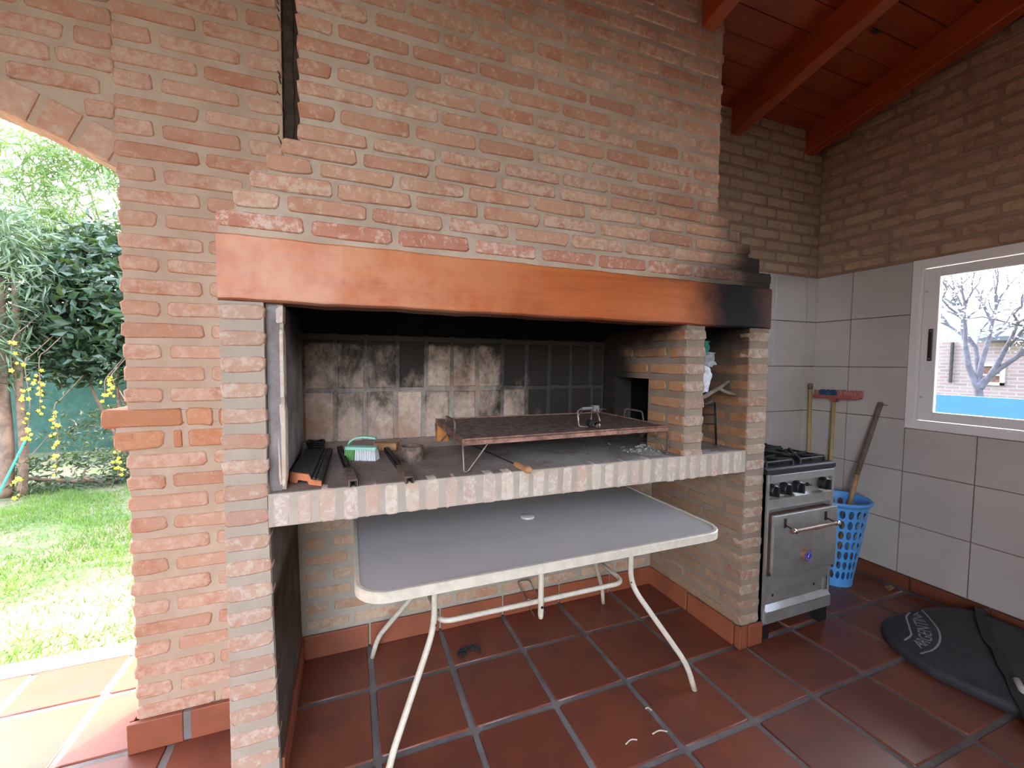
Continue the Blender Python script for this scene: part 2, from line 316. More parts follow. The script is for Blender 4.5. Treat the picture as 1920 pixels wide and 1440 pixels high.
# ------------------------------------------------------------------ mesh helpers
class MB:
    def __init__(s): s.v = []; s.f = []; s.mi = []; s.cur = 0
    def add(s, vs, fs):
        o = len(s.v); s.v += [tuple(x) for x in vs]
        for f in fs: s.f.append([i + o for i in f]); s.mi.append(s.cur)
        return s
    def box(s, x0, x1, y0, y1, z0, z1, rot=None, piv=None):
        vs = [(x, y, z) for z in (z0, z1) for y in (y0, y1) for x in (x0, x1)]
        if rot is not None:
            c = Vector(piv if piv else ((x0 + x1) / 2, (y0 + y1) / 2, (z0 + z1) / 2)); m = Euler(rot).to_matrix()
            vs = [c + m @ (Vector(v) - c) for v in vs]
        return s.add(vs, [(0, 2, 3, 1), (4, 5, 7, 6), (0, 1, 5, 4), (2, 6, 7, 3), (0, 4, 6, 2), (1, 3, 7, 5)])
    def hexa(s, b, t): return s.add(list(b) + list(t), [(3, 2, 1, 0), (4, 5, 6, 7), (0, 1, 5, 4), (1, 2, 6, 5), (2, 3, 7, 6), (3, 0, 4, 7)])
    def tube(s, pts, r, n=8, caps=True, closed=False):
        pts = [Vector(p) for p in pts]; k = len(pts)
        rs = r if isinstance(r, (list, tuple)) else [r] * k
        rings = []; prev = None
        for i in range(k):
            if closed: d = pts[(i + 1) % k] - pts[i - 1]
            else: d = pts[min(i + 1, k - 1)] - pts[max(i - 1, 0)]
            d.normalize()
            a = prev if prev is not None else (Vector((0, 0, 1)) if abs(d.z) < 0.9 else Vector((1, 0, 0)))
            a = (a - d * a.dot(d)).normalized(); prev = a; b = d.cross(a)
            rings.append([pts[i] + rs[i] * (math.cos(t) * a + math.sin(t) * b) for t in [2 * math.pi * j / n for j in range(n)]])
        vs = [v for rg in rings for v in rg]; fs = []
        for i in range(k if closed else k - 1):
            i2 = (i + 1) % k
            for j in range(n):
                j2 = (j + 1) % n; fs.append((i * n + j, i * n + j2, i2 * n + j2, i2 * n + j))
        if caps and not closed: fs += [tuple(range(n))[::-1], tuple((k - 1) * n + j for j in range(n))]
        return s.add(vs, fs)
    def lathe(s, prof, c, n=20, axis='z', caps=True):
        k = len(prof); vs = []
        for r, h in prof:
            for j in range(n):
                t = 2 * math.pi * j / n; a, b = r * math.cos(t), r * math.sin(t)
                vs.append({'z': (c[0] + a, c[1] + b, c[2] + h), 'y': (c[0] + a, c[1] + h, c[2] + b), 'x': (c[0] + h, c[1] + a, c[2] + b)}[axis])
        fs = [(i * n + j, i * n + (j + 1) % n, (i + 1) * n + (j + 1) % n, (i + 1) * n + j) for i in range(k - 1) for j in range(n)]
        if caps: fs += [tuple(range(n))[::-1], tuple((k - 1) * n + j for j in range(n))]
        return s.add(vs, fs)
    def prism(s, poly, fn):
        """poly in 2D, fn(u,v,w) -> 3D for w in (0,1)"""
        n = len(poly); vs = [fn(u, v, 0) for u, v in poly] + [fn(u, v, 1) for u, v in poly]
        fs = [tuple(range(n))[::-1], tuple(range(n, 2 * n))] + [(i, (i + 1) % n, n + (i + 1) % n, n + i) for i in range(n)]
        return s.add(vs, fs)
    def mesh(s, name, mats, smooth=False, fix=True):
        me = bpy.data.meshes.new(name); me.from_pydata(s.v, [], s.f)
        for m in (mats if isinstance(mats, (list, tuple)) else [mats]): me.materials.append(m)
        if any(s.mi): me.polygons.foreach_set('material_index', s.mi)
        if fix:
            bm = bmesh.new(); bm.from_mesh(me); bmesh.ops.recalc_face_normals(bm, faces=bm.faces); bm.to_mesh(me); bm.free()
        if smooth: me.polygons.foreach_set('use_smooth', [True] * len(me.polygons))
        me.update(); return me
    def build(s, name, mats, parent=None, smooth=False, bevel=0.0, fix=True, angle=False):
        o = bpy.data.objects.new(name, s.mesh(name, mats, smooth, fix)); COL.objects.link(o)
        if parent is not None: adopt(o, parent)
        if bevel:
            b = o.modifiers.new('bevel', 'BEVEL'); b.width = bevel; b.segments = 2; b.limit_method = 'ANGLE'; b.angle_limit = R(40)
        if angle:
            try: o.data.set_sharp_from_angle(angle=R(40))
            except Exception: pass
        return o

def adopt(o, p):
    o.parent = p
    loc = p.location if p.parent is None else Vector((0, 0, 0))
    if p.parent is not None: loc = Vector((0, 0, 0)) if p.get('world0') is None else p.location
    o.matrix_parent_inverse = Matrix.Translation(-loc)

def thing(name, label, cat, loc=(0, 0, 0), group=None):
    o = bpy.data.objects.new(name, None); COL.objects.link(o); o.location = loc; o.empty_display_size = 0.05
    o['label'] = label; o['category'] = cat
    if group: o['group'] = group
    return o
def tag(o, label, cat, group=None, kind=None):
    o['label'] = label; o['category'] = cat
    if group: o['group'] = group
    if kind: o['kind'] = kind
    return o
def struct(o, label=None):
    o['kind'] = 'structure'
    if label: o['label'] = label
    return o
def bez(pts, n=8):
    """Catmull-Rom through pts"""
    P = [Vector(p) for p in pts]; P = [P[0] * 2 - P[1]] + P + [P[-1] * 2 - P[-2]]; out = []
    for i in range(1, len(P) - 2):
        for k in range(n):
            t = k / n; a, b, c, d = P[i - 1], P[i], P[i + 1], P[i + 2]
            out.append(0.5 * ((2 * b) + (c - a) * t + (2 * a - 5 * b + 4 * c - d) * t * t + (3 * b - a - 3 * c + d) * t ** 3))
    out.append(P[-2]); return out
def fillet(pts, r, n=5):
    P = [Vector(p) for p in pts]; out = [P[0]]
    for i in range(1, len(P) - 1):
        a = (P[i - 1] - P[i]); b = (P[i + 1] - P[i]); ra = min(r, a.length * 0.48, b.length * 0.48)
        p0 = P[i] + a.normalized() * ra; p1 = P[i] + b.normalized() * ra
        for k in range(n + 1):
            t = k / n; out.append((1 - t) ** 2 * p0 + 2 * t * (1 - t) * P[i] + t * t * p1)
    out.append(P[-1]); return out

# ---- bricks: irregular, proud of the mortar; a few meshes shared by all
def brick_mesh(seed, mat, L=0.25, H=0.058, e=0.008, soft=1.0):
    rnd = random.Random(seed); a, b = L / 2, H / 2; c = 0.010 * soft
    o = [(-a, -b + c), (-a + c, -b), (rnd.uniform(-.3, .3) * a, -b), (a - c, -b), (a, -b + c), (a, b - c), (a - c, b), (rnd.uniform(-.3, .3) * a, b), (-a + c, b), (-a, b - c)]
    o = [(x + rnd.uniform(-1, 1) * 0.004, z + rnd.uniform(-1, 1) * 0.0036) for x, z in o]
    n = len(o); vs = []
    for x, z in o: vs.append((x * (1 - 0.005 / a), -e + rnd.uniform(0, .003), z * (1 - 0.005 / b)))
    for x, z in o: vs.append((x, -e + 0.006, z))
    for x, z in o: vs.append((x, 0.05, z))
    fs = [tuple(range(n))] + [(n + i, n + (i + 1) % n, (i + 1) % n, i) for i in range(n)] + [(2 * n + i, 2 * n + (i + 1) % n, n + (i + 1) % n, n + i) for i in range(n)]
    me = bpy.data.meshes.new('brick'); me.from_pydata(vs, [], fs); me.materials.append(mat)
    me.polygons.foreach_set('use_smooth', [False] + [True] * (2 * n)); me.update(); return me
_bm = {}
def brick(parent, p, L, H, mat, face='front', tilt=0.0, e=0.008, name='brick', depth=1.0):
    """p: centre of the face on the mortar plane. face: the way it looks"""
    kind = 'v' if H > L else ('s' if L > 0.17 else 'h')
    key = (mat, kind, random.randrange(8 if kind == 's' else 5), e)
    if key not in _bm:
        d = {'s': (0.25, 0.058), 'h': (0.12, 0.058), 'v': (0.055, 0.12)}[kind]
        _bm[key] = (brick_mesh(hash((kind, key[2])) % 9999, M[mat], d[0], d[1], e), d)
    me, d = _bm[key]
    o = bpy.data.objects.new(name, me); COL.objects.link(o); adopt(o, parent)
    o.location = p; o.scale = (L / d[0], depth, H / d[1])
    o.rotation_euler = (0, tilt + U(-.006, .006), {'front': 0, 'left': -math.pi / 2, 'right': math.pi / 2, 'back': math.pi}[face])
    return o
def course(parent, z0, H, a0, a1, plane, mat, face='front', L=0.25, J=0.024, off=0.0, min_cut=0.04, skip=None, e=0.008, holes=()):
    """one course of stretchers from a0 to a1 along x (front) or y (left/right) ; off shifts the bond"""
    a = a0 - off
    while a < a1 - 0.02:
        l = L * U(0.95, 1.05); b = a + l
        s, t = max(a, a0), min(b, a1)
        segs = [(s, t)]
        for h0, h1, hz0, hz1 in holes:
            if z0 < hz1 and z0 + H > hz0:
                segs = [q for sg in segs for q in ((sg[0], min(sg[1], h0)), (max(sg[0], h1), sg[1])) if q[1] - q[0] > 1e-6]
        for s, t in segs:
            if t - s > min_cut:
                c = (s + t) / 2; zz = z0 + H / 2 + U(-.002, .002); hh = H * U(0.95, 1.06)
                p = (c, plane, zz) if face == 'front' else (plane, c, zz)
                brick(parent, p, t - s, hh, mat, face, 0, e)
        a = b + J * U(0.8, 1.25)

# ------------------------------------------------------------------ floor
GX, GY, GP = 0.0416, 0.3883, 0.3736
fl = MB().box(-4.3, 3.46, -3.8, 1.05, -0.12, -0.006).build('floor', M['grout']); struct(fl, 'terracotta tiled floor of the roofed grill room')
def tile_mesh(mat, w, seed):
    rnd = random.Random(seed); h = w / 2; c = 0.008
    o = [(-h, -h + c), (-h + c, -h), (h - c, -h), (h, -h + c), (h, h - c), (h - c, h), (-h + c, h), (-h, h - c)]
    o = [(x + rnd.uniform(-1, 1) * .003, y + rnd.uniform(-1, 1) * .003) for x, y in o]; n = 8
    vs = [(x * .975, y * .975, 0.0) for x, y in o] + [(x, y, -0.004) for x, y in o] + [(x, y, -0.02) for x, y in o]
    fs = [tuple(range(n))] + [(n + i, n + (i + 1) % n, (i + 1) % n, i) for i in range(n)] + [(2 * n + i, 2 * n + (i + 1) % n, n + (i + 1) % n, n + i) for i in range(n)]
    me = bpy.data.meshes.new('floor_tile'); me.from_pydata(vs, [], fs); me.materials.append(mat)
    me.polygons.foreach_set('use_smooth', [False] + [True] * (2 * n)); me.update(); return me
FT = [tile_mesh(M['floor_tile'], GP - 0.026, i) for i in range(5)]
for i in range(-6, 10):
    for j in range(-2, 7):
        x, y = GX + (i + 0.5) * GP, GY - (j - 0.5) * GP
        if y < -1.75 or x > 3.6 or (x < -0.4 and y > 1.0): continue
        me = random.choice(FT); sx = 1.0
        if x + GP / 2 > 3.44: sx = (3.44 - (x - GP / 2)) / GP; x = (3.44 + x - GP / 2) / 2
        if sx < 0.1: continue
        o = bpy.data.objects.new('floor_tile', me); COL.objects.link(o); adopt(o, fl)
        o.location = (x, y, U(-.0015, .0015)); o.scale.x = sx; o.rotation_euler = (U(-.003, .003), U(-.003, .003), random.choice((0, 1, 2, 3)) * math.pi / 2 if sx == 1 else 0)

# ------------------------------------------------------------------ back wall, right wall
ZC = lambda y: 3.30 + 0.24 * (0.72 - y)      # underside of the ceiling planks
wb = MB().box(-0.30, 3.60, 0.72, 0.90, 0.0, 3.45).build('wall_back', M['mortar_brown']); struct(wb, 'brick back wall with white tiles behind the stove')
z = 2.215; k = 0
while z < 3.28:
    course(wb, z, 0.056, 1.86, 3.45, 0.72, 'brick_olive', 'front', 0.235, 0.020, (0.13 if k % 2 else 0.0)); z += 0.0795; k += 1
uw = MB().box(-0.29, 1.87, 0.712, 0.72, 0.0, 0.94).build('render_coat', M['mortar_grey'], wb)
z = 0.135; k = 0
while z < 0.93:
    course(wb, z, 0.054, -0.26, 1.86, 0.713, 'brick_under', 'front', 0.24, 0.03, (0.15 if k % 2 else 0.03), e=0.006); z += 0.084; k += 1
wr = MB()
for (y0, y1, za, zb) in ((0.092, 0.9, 0.0, None), (-2.25, 0.092, 0.0, 1.088), (-2.25, 0.092, 2.190, None), (-3.8, -2.25, 0.0, None)):
    b = [(3.462, y0), (3.62, y0), (3.62, y1), (3.462, y1)]
    wr.hexa([(x, y, za) for x, y in b], [(x, y, zb if zb else ZC(y) + 0.1) for x, y in b])
wr = wr.build('wall_right', M['mortar_brown']); struct(wr, 'right wall, white tiles below and brown brick above, with a window')
z = 2.213; k = 0
while z < 3.9:
    ymax = min(0.715, 0.72 - (z + 0.03 - 3.30) / 0.24)
    if ymax > -1.3: course(wr, z, 0.060, -1.30, ymax, 3.462, 'brick_brown', 'left', 0.245, 0.020, (0.135 if k % 2 else 0.0), e=0.009)
    z += 0.0835; k += 1

# ---- white wall tiles, each its own piece
def wall_tile(parent, a0, a1, z0, z1, plane, face):
    g = 0.0025; m = MB()
    def F(u, v, d): return (u, plane - d, v) if face == 'front' else (plane - d, u, v)
    a0 += g; a1 -= g; z0 += g; z1 -= g; b = 0.002
    o = [(a0, z0), (a1, z0), (a1, z1), (a0, z1)]; i_ = [(a0 + b, z0 + b), (a1 - b, z0 + b), (a1 - b, z1 - b), (a0 + b, z1 - b)]
    vs = [F(u, v, 0.0) for u, v in o] + [F(u, v, 0.009) for u, v in o] + [F(u, v, 0.011) for u, v in i_]
    m.add(vs, [(8, 9, 10, 11)] + [(4 + i, 4 + (i + 1) % 4, 8 + (i + 1) % 4, 8 + i) for i in range(4)] + [(i, (i + 1) % 4, 4 + (i + 1) % 4, 4 + i) for i in range(4)])
    return m.build('wall_tile', M['wall_tile'], parent)
TZ = [2.194 - 0.351 * i for i in range(7)] + [0.0]
MB().box(2.03, 3.452, 0.714, 0.72, 0.0, 2.196).build('tile_backing', M['tile_joint'], wb)
MB().box(3.455, 3.462, 0.0925, 0.714, 0.0, 2.196).box(3.455, 3.462, -2.60, 0.0925, 0.0, 1.086).build('tile_backing', M['tile_joint'], wr)
for i in range(6):
    z1, z0 = TZ[i], max(TZ[i + 1], 0.088)
    for a0, a1 in ((3.336, 3.448), (2.981, 3.336), (2.626, 2.981), (2.271, 2.626), (2.04, 2.271)):
        wall_tile(wb, a0, a1, z0, z1, 0.716, 'front')
    for a0, a1 in ((0.452, 0.712), (0.094, 0.452), (-0.258, 0.094), (-0.613, -0.258), (-0.968, -0.613), (-1.323, -0.968), (-1.678, -1.323), (-2.033, -1.678), (-2.388, -2.033)):
        zz1 = z1
        if a1 < 0.2:
            if z0 >= 1.08: continue
            zz1 = min(z1, 1.085)
            if zz1 < z1 and zz1 - z0 < 0.05: continue
        wall_tile(wr, a0, a1, z0, zz1, 3.457, 'left')

# ---- skirting
def skirt(name, pieces, label, mat='skirt'):
    root = None
    for k, (x0, x1, y0, y1, z1) in enumerate(pieces):
        o = MB().box(x0, x1, y0, y1, 0.0, z1).build('skirting_tile' if root else name, M[mat], root, bevel=0.003)
        if root is None: root = o; struct(o, label)
    return root
xs = [-0.285, 0.0416, 0.4152, 0.7888, 1.1624, 1.536, 1.865]
skirt('baseboard_back', [(xs[i] + .006, xs[i + 1] - .006, 0.694, 0.708, 0.118) for i in range(6)] + [(1.853, 1.867, 0.36 * i + .005, 0.36 * (i + 1) - .008 - (0.0 if i else 0.0), 0.118) for i in range(1, 2)] +
      [(1.853, 1.867, 0.03, 0.350, 0.118), (1.853, 1.867, -0.018, 0.018, 0.118), (1.872, 1.906, -0.018, -0.004, 0.118), (1.92, 2.018, -0.018, -0.004, 0.118), (-0.280, -0.268, 0.30, 0.69, 0.115), (-0.280, -0.268, 0.02, 0.29, 0.115)],
      'terracotta skirting tiles around the bay under the grill')
skirt('baseboard_right', [(3.435, 3.457, GY - (j + 1) * GP + .006, GY - j * GP - .006, 0.086) for j in range(-1, 5)], 'terracotta skirting tiles along the white tiled wall', 'skirt_shaded')
skirt('baseboard_left', [(-0.842, -0.668, 0.368, 0.386, 0.118), (-0.642, -0.43, 0.368, 0.386, 0.118), (-0.842, -0.826, 0.39, 0.71, 0.118)], 'terracotta skirting at the foot of the left brick pillar')
MB().box(-0.668, -0.642, 0.374, 0.386, 0.0, 0.115).build('skirting_joint', M['grout'], bpy.data.objects['baseboard_left'])

# ------------------------------------------------------------------ left pillar and arch
wl = MB().box(-0.813, -0.32, 0.395, 0.715, 0.0, 2.2).box(-0.813, -0.285, 0.395, 0.715, 2.2, 3.30).build('wall_left', M['mortar']); struct(wl, 'brick pillar with a small ledge and a brick arch to its left')
PT = 1.881
def pillar_course(zt, k, mat='brick_pillar', x0=-0.820, y=0.395):
    H = 0.053; zc = zt - H / 2
    cuts = [(x0, -0.706), (-0.680, -0.432), (-0.406, -0.285)] if k % 2 == 0 else [(x0, -0.569), (-0.545, -0.298)]
    if zt < 2.15: cuts = [(a, min(b, -0.33)) for a, b in cuts if a < -0.36]
    for a, b in cuts: brick(wl, ((a + b) / 2, y, zc + U(-.002, .002)), (b - a) * U(.99, 1.01), H * U(.96, 1.05), mat, 'front')
    for a, b in (((0.39, 0.60), (0.625, 0.71)) if k % 2 else ((0.39, 0.50), (0.525, 0.71))): brick(wl, (x0 + 0.007, (a + b) / 2, zc), b - a, H, mat, 'left')
k = 0; zt = PT
while zt > 1.34: pillar_course(zt, k); zt -= 0.0815; k += 1
k = 1; zt = PT + 0.0815
while zt < 3.25: pillar_course(zt, k); zt += 0.0815; k += 1
zt = 1.143; k = 0
while zt > 0.13: pillar_course(zt, k + 1); zt -= 0.0815; k += 1
# ledge: two corbelled courses
lm = MB().box(-0.878, -0.32, 0.379, 0.72, 1.262, 1.308).box(-0.846, -0.32, 0.386, 0.72, 1.165, 1.262).build('ledge_core', M['mortar'], wl)
for a, b in ((-0.885, -0.640), (-0.628, -0.545), (-0.525, -0.44)): brick(wl, ((a + b) / 2, 0.379, 1.281), b - a, 0.066, 'brick_ledge', 'front')
for a, b in ((-0.852, -0.700), (-0.672, -0.645), (-0.625, -0.44)): brick(wl, ((a + b) / 2, 0.386, 1.199), b - a, 0.066, 'brick_ledge', 'front')
brick(wl, (-0.878, 0.50, 1.281), 0.24, 0.066, 'brick_ledge', 'left'); brick(wl, (-0.846, 0.50, 1.199), 0.24, 0.066, 'brick_ledge', 'left')
# arch: half span 1.2 m
AC = (-2.02, 0.0); AR = 2.55; AZ = 2.19 + 0.30 - AR    # circle centre height
def arch_z(x): return AZ + math.sqrt(max(0, AR * AR - (x - AC[0]) ** 2))
am = MB(); N_ = 24
xsA = [-3.22 + (2.40) * i / N_ for i in range(N_ + 1)]
for i in range(N_):
    a, b = xsA[i], xsA[i + 1]
    am.hexa([(a, 0.428, arch_z(a) + .004), (b, 0.428, arch_z(b) + .004), (b, 0.55, arch_z(b) + .004), (a, 0.55, arch_z(a) + .004)], [(a, 0.428, 3.4), (b, 0.428, 3.4), (b, 0.55, 3.4), (a, 0.55, 3.4)])
for i in range(48):
    q = []
    for y_ in (0.4155, 0.5465):
        for th_, r_ in ((i, .006), (i + 1, .006), (i + 1, .110), (i, .110)):
            t_ = math.pi / 2 - 0.485 + .97 * th_ / 48; q.append((AC[0] + (AR + r_) * math.cos(t_), y_, AZ + (AR + r_) * math.sin(t_)))
    am.hexa(q[:4], q[4:])
am.box(-4.3, -3.22, 0.428, 0.55, 0, 3.4).build('arch_wall', M['mortar'], wl)
for i in range(22):                                     # voussoirs, two rows deep on the soffit
    t = 1.5708 - (-0.47 + 0.0445 * (21 - i) )
    t0 = math.pi / 2 - 0.478 + 0.0462 * i
    th = t0 + 0.0205
    if th > math.pi / 2 + 0.48: break
    ca, sa = math.cos(th), math.sin(th)
    m = MB(); w = 0.047; e_ = U(0, .006)
    q = []
    for dy in (0.410 - e_ * .5, 0.548):
        for du, dr in ((-w, 0.0 + e_), (w, 0.0 + e_ * .5), (w * 1.03, 0.112), (-w * 1.03, 0.112)):
            q.append((AC[0] + (AR + dr) * ca - du * sa, dy, AZ + (AR + dr) * sa + du * ca))
    m.hexa(q[:4], q[4:]).build('brick', M['brick_pillar'], wl, bevel=0.006)
k = 0; zt = 2.345
while zt < 3.3:
    H = 0.058; dx = (zt - H - AZ) ; rr = AR + 0.118
    xl = AC[0] + (math.sqrt(rr * rr - dx * dx) if dx < rr else 0.0)
    course(wl, zt - H, H, max(xl, -2.4), -0.83, 0.428, 'brick_pillar', 'front', 0.245, 0.024, (0.13 if k % 2 else 0.0)); zt += 0.0815; k += 1
# rough dark post standing in the slot between pillar and chimney
pm = MB(); pts = [(-0.262 + U(-.003, .003), 0.43, 2.18 + 0.06 * i) for i in range(22)]
for dx, dy, r in ((0, 0, .028), (.028, .01, .026), (.05, .02, .026), (-.012, .03, .02)):
    pm.tube([(x + dx, y + dy, z) for x, y, z in pts], [r * U(.85, 1.15) for _ in pts], 7)
for i in range(26):
    z_ = U(2.3, 3.35); pm.tube([(-0.283, 0.405, z_), (-0.29 - U(.002, .016), 0.388, z_ + U(.02, .05))], [.005, .0015], 4)
pm.build('rough_post', M['post_dark'], wl)

# ------------------------------------------------------------------ the built-in brick barbecue
bbq = thing('brick_barbecue', 'built-in brick barbecue with varnished beam, hearth counter and chimney breast', 'barbecue', (0.8, 0.36, 0))
# left pier and the side wall behind it
lp = MB().hexa([(-.4235, .006, 0), (-.2805, .006, 0), (-.2805, .72, 0), (-.4235, .72, 0)], [(-.4235, .006, 1.0), (-.3025, .006, 1.0), (-.3025, .72, 1.0), (-.4235, .72, 1.0)]).box(-0.4235, -0.3025, 0.006, 0.72, 1.0, 1.688).box(-0.4235, -0.3025, 0.112, 0.72, 1.688, 1.90).build('left_pier', M['mortar_pier'], bbq)
zt = 1.679
while zt > 0.02:
    H = 0.048; f = (1.65 - zt) / 1.6
    dx = max(0, (1.0 - zt)) * 0.022
    brick(lp, (-0.3625 + dx / 2, 0.008, zt - H / 2), 0.127 + dx, H * U(.96, 1.08), 'brick_pier', 'front'); zt -= 0.0837
MB().hexa([(-.290, .010, 0), (-.2755, .010, 0), (-.2755, .712, 0), (-.290, .712, 0)], [(-.310, .010, .938), (-.297, .010, .938), (-.297, .712, .938), (-.310, .712, .938)]).build('side_render', M['plaster_dark'], lp)
# right pier with the niche/bay face looking left
rp = MB().box(1.874, 2.008, 0.006, 0.712, 0.0, 1.688).box(1.874, 2.004, 0.112, 0.712, 1.688, 1.90).build('right_pier', M['mortar_bay_shaded'], bbq)
MB().box(1.8725, 1.8745, 0.012, 0.712, 1.058, 1.688).build('niche_render', M['mortar_niche'], rp)
zt = 1.668; k = 0
while zt > 0.13:
    H = 0.050; brick(rp, (1.94, 0.008, zt - H / 2), 0.140, H * U(.96, 1.06), 'brick_pier_right', 'front')
    m_ = 'brick_niche_dark' if zt > 1.05 else 'brick_bay_shaded'
    for a, b in (((0.005, 0.115), (0.14, 0.385), (0.41, 0.65)) if k % 2 else ((0.005, 0.25), (0.275, 0.52), (0.545, 0.70))):
        if zt < 1.02 or zt > 1.08: brick(rp, (1.876, (a + b) / 2, zt - H / 2), b - a, H * U(.95, 1.04), m_, 'left', 0, 0.008)
    zt -= 0.0837; k += 1
# middle pier with a square opening into the niche
mp = MB().box(1.463, 1.576, 0.012, 0.277, 1.06, 1.69).box(1.463, 1.576, 0.575, 0.716, 1.06, 1.69).box(1.463, 1.576, 0.277, 0.575, 1.42, 1.69).build('middle_pier', M['mortar_bay_shaded'], bbq)
zt = 1.668; k = 0
while zt > 1.07:
    H = 0.050; brick(mp, (1.519, 0.012, zt - H / 2), 0.126, H, 'brick_pier_right', 'front')
    for a, b in (((0.015, 0.12), (0.145, 0.39), (0.415, 0.66)) if k % 2 else ((0.015, 0.26), (0.285, 0.53), (0.555, 0.71))):
        if zt - H < 1.42:
            for s_, t_ in ((a, min(b, 0.275)), (max(a, 0.578), b)):
                if t_ - s_ > 0.03: brick(mp, (1.463, (s_ + t_) / 2, zt - H / 2), t_ - s_, H, 'brick_niche', 'left')
        else: brick(mp, (1.463, (a + b) / 2, zt - H / 2), b - a, H, 'brick_niche', 'left')
    zt -= 0.0837; k += 1
# hearth shelf: slab, soldier course on its front edge
sh = MB().box(-0.302, 1.872, 0.012, 0.716, 0.945, 1.057).build('hearth_shelf', M['ash_floor'], bbq)
MB().box(-0.300, 1.870, 0.004, 0.012, 0.944, 1.056).build('shelf_mortar', M['mortar_pale'], sh)
a = -0.285
while a < 1.83:
    w = U(.046, .056); brick(sh, (a + w / 2, 0.008, 0.999 + U(-.002, .001)), w, 0.114 * U(.98, 1.02), 'brick_soldier', 'front', U(-.012, .012)); a += w + U(.017, .024)
# sloped mortar haunch and firebrick back
MB().prism([(0.60, 1.052), (0.72, 1.052), (0.72, 1.10), (0.69, 1.092)], lambda u, v, w: (-0.26 + 1.72 * w, u, v)).build('mortar_haunch', M['ash_floor'], sh)
fb = MB().box(-0.262, 1.47, 0.712, 0.7195, 1.05, 1.645).build('firebox_back', M['fire_mortar'], bbq)
for row, (z0, z1) in enumerate(((1.365, 1.607), (1.085, 1.343))):
    x = -0.250
    while x < 1.44:
        w = 0.128 * U(.95, 1.05); b = min(x + w, 1.455)
        m = MB(); e_ = U(.004, .009); c = .006
        o = [(x, z0 + U(-.004, .004)), (b, z0 + U(-.004, .004)), (b + U(-.004, .004), z1 + U(-.003, .003)), (x + U(-.004, .004), z1)]
        cx, cz = (x + b) / 2, (z0 + z1) / 2
        i_ = [(cx + (u - cx) * .93, cz + (v - cz) * .965) for u, v in o]
        m.add([(u, .712, v) for u, v in o] + [(u, .712 - e_, v) for u, v in i_], [(4, 5, 6, 7)] + [(i, (i + 1) % 4, 4 + (i + 1) % 4, 4 + i) for i in range(4)])
        m.build('brick', M['fire_brick'], fb); x = b + 0.021
# throat: blackened bricks leaning forward over the fire, closed side panels
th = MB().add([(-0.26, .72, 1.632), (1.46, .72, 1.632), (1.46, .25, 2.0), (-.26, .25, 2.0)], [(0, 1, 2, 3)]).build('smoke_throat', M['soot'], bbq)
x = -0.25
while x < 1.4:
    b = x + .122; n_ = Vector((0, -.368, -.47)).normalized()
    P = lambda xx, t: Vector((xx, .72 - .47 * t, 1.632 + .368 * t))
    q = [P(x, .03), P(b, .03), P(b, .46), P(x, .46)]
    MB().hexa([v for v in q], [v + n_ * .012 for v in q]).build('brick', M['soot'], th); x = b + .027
MB().box(-0.272, -0.258, 0.06, 0.70, 1.06, 1.69).build('side_lining', M['fire_side'], lp)
for z0, z1 in ((1.072, 1.36), (1.375, 1.61), (1.622, 1.688)):
    brick(lp, (-0.261, 0.036, (z0 + z1) / 2), 0.024, z1 - z0, 'brick_soldier', 'front', 0, 0.006)
MB().box(-0.300, -0.262, 0.032, 0.06, 1.058, 1.69).build('lining_mortar', M['fire_side'], lp)
MB().box(-0.272, -0.250, 0.036, 0.06, 1.06, 1.69).build('lining_edge', M['mortar_pier'], lp)
# added closing slabs above the niche and the fire so the hood is dark inside
for b_ in ((1.576, 1.88, 0.10, 0.72, 1.80, 1.84), (1.576, 1.88, .70, .72, 1.05, 1.80), (1.46, 1.58, .14, .72, 1.69, 2.0), (-.30, -.26, .10, .72, 1.69, 2.0)): MB().box(*b_).build('light_seal', M['soot'], bbq)
# beam
bv = []; nb = 40
bm_ = MB()
for i in range(nb + 1):
    x = -0.4265 + 2.4385 * i / nb; w = 0.004 * math.sin(i * .9) + 0.003 * math.sin(i * 2.3)
    zb = 1.688 + w * .5; zt_ = 1.898 + w * .4
    ring = [(x, 0.0, zb + .008), (x, 0.008, zb), (x, 0.11, zb), (x, 0.11, zt_), (x, 0.008, zt_), (x, 0.0, zt_ - .006)]
    bv.append(ring)
vs_ = [v for r_ in bv for v in r_]; fs_ = [(i * 6 + j, i * 6 + (j + 1) % 6, (i + 1) * 6 + (j + 1) % 6, (i + 1) * 6 + j) for i in range(nb) for j in range(6)]
fs_ += [tuple(range(6))[::-1], tuple(nb * 6 + j for j in range(6))]
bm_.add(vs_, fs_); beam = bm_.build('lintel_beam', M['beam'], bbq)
# corbelled hood: five courses, each further forward and wider than the one above
hood = MB()
HY = [0.0, 0.030, 0.066, 0.104, 0.145]; HXL = [-0.428, -0.388, -0.346, -0.304, -0.258]; HXR = [2.010, 1.965, 1.930, 1.895, 1.862]
HT = [1.972 + 0.079 * i for i in range(5)]
for i in range(5):
    z0 = 1.896 if i == 0 else HT[i - 1] - 0.004
    hood.box(HXL[i] + .006, HXR[i] - .006, HY[i] + .008, HY[i] + .16, z0, HT[i])
    hood.box(HXR[i] - .13, HXR[i] - .006, HY[i] + .16, 0.71, z0, HT[i])
    hood.box(HXL[i] + .006, HXL[i] + .12, HY[i] + .16, 0.71, z0, HT[i])
hood = hood.build('corbelled_hood', M['mortar_hood'], bbq)
for i in range(5):
    course(hood, HT[i] - 0.055, 0.053, HXL[i], HXR[i], HY[i] + .008, 'brick_hood_red' if i == 0 else 'brick_hood', 'front', 0.252, 0.022, (0.12 if i % 2 else 0.0))
    brick(hood, (HXR[i] - .006, HY[i] + .13, HT[i] - .029), .24, .057, 'brick_hood', 'right')
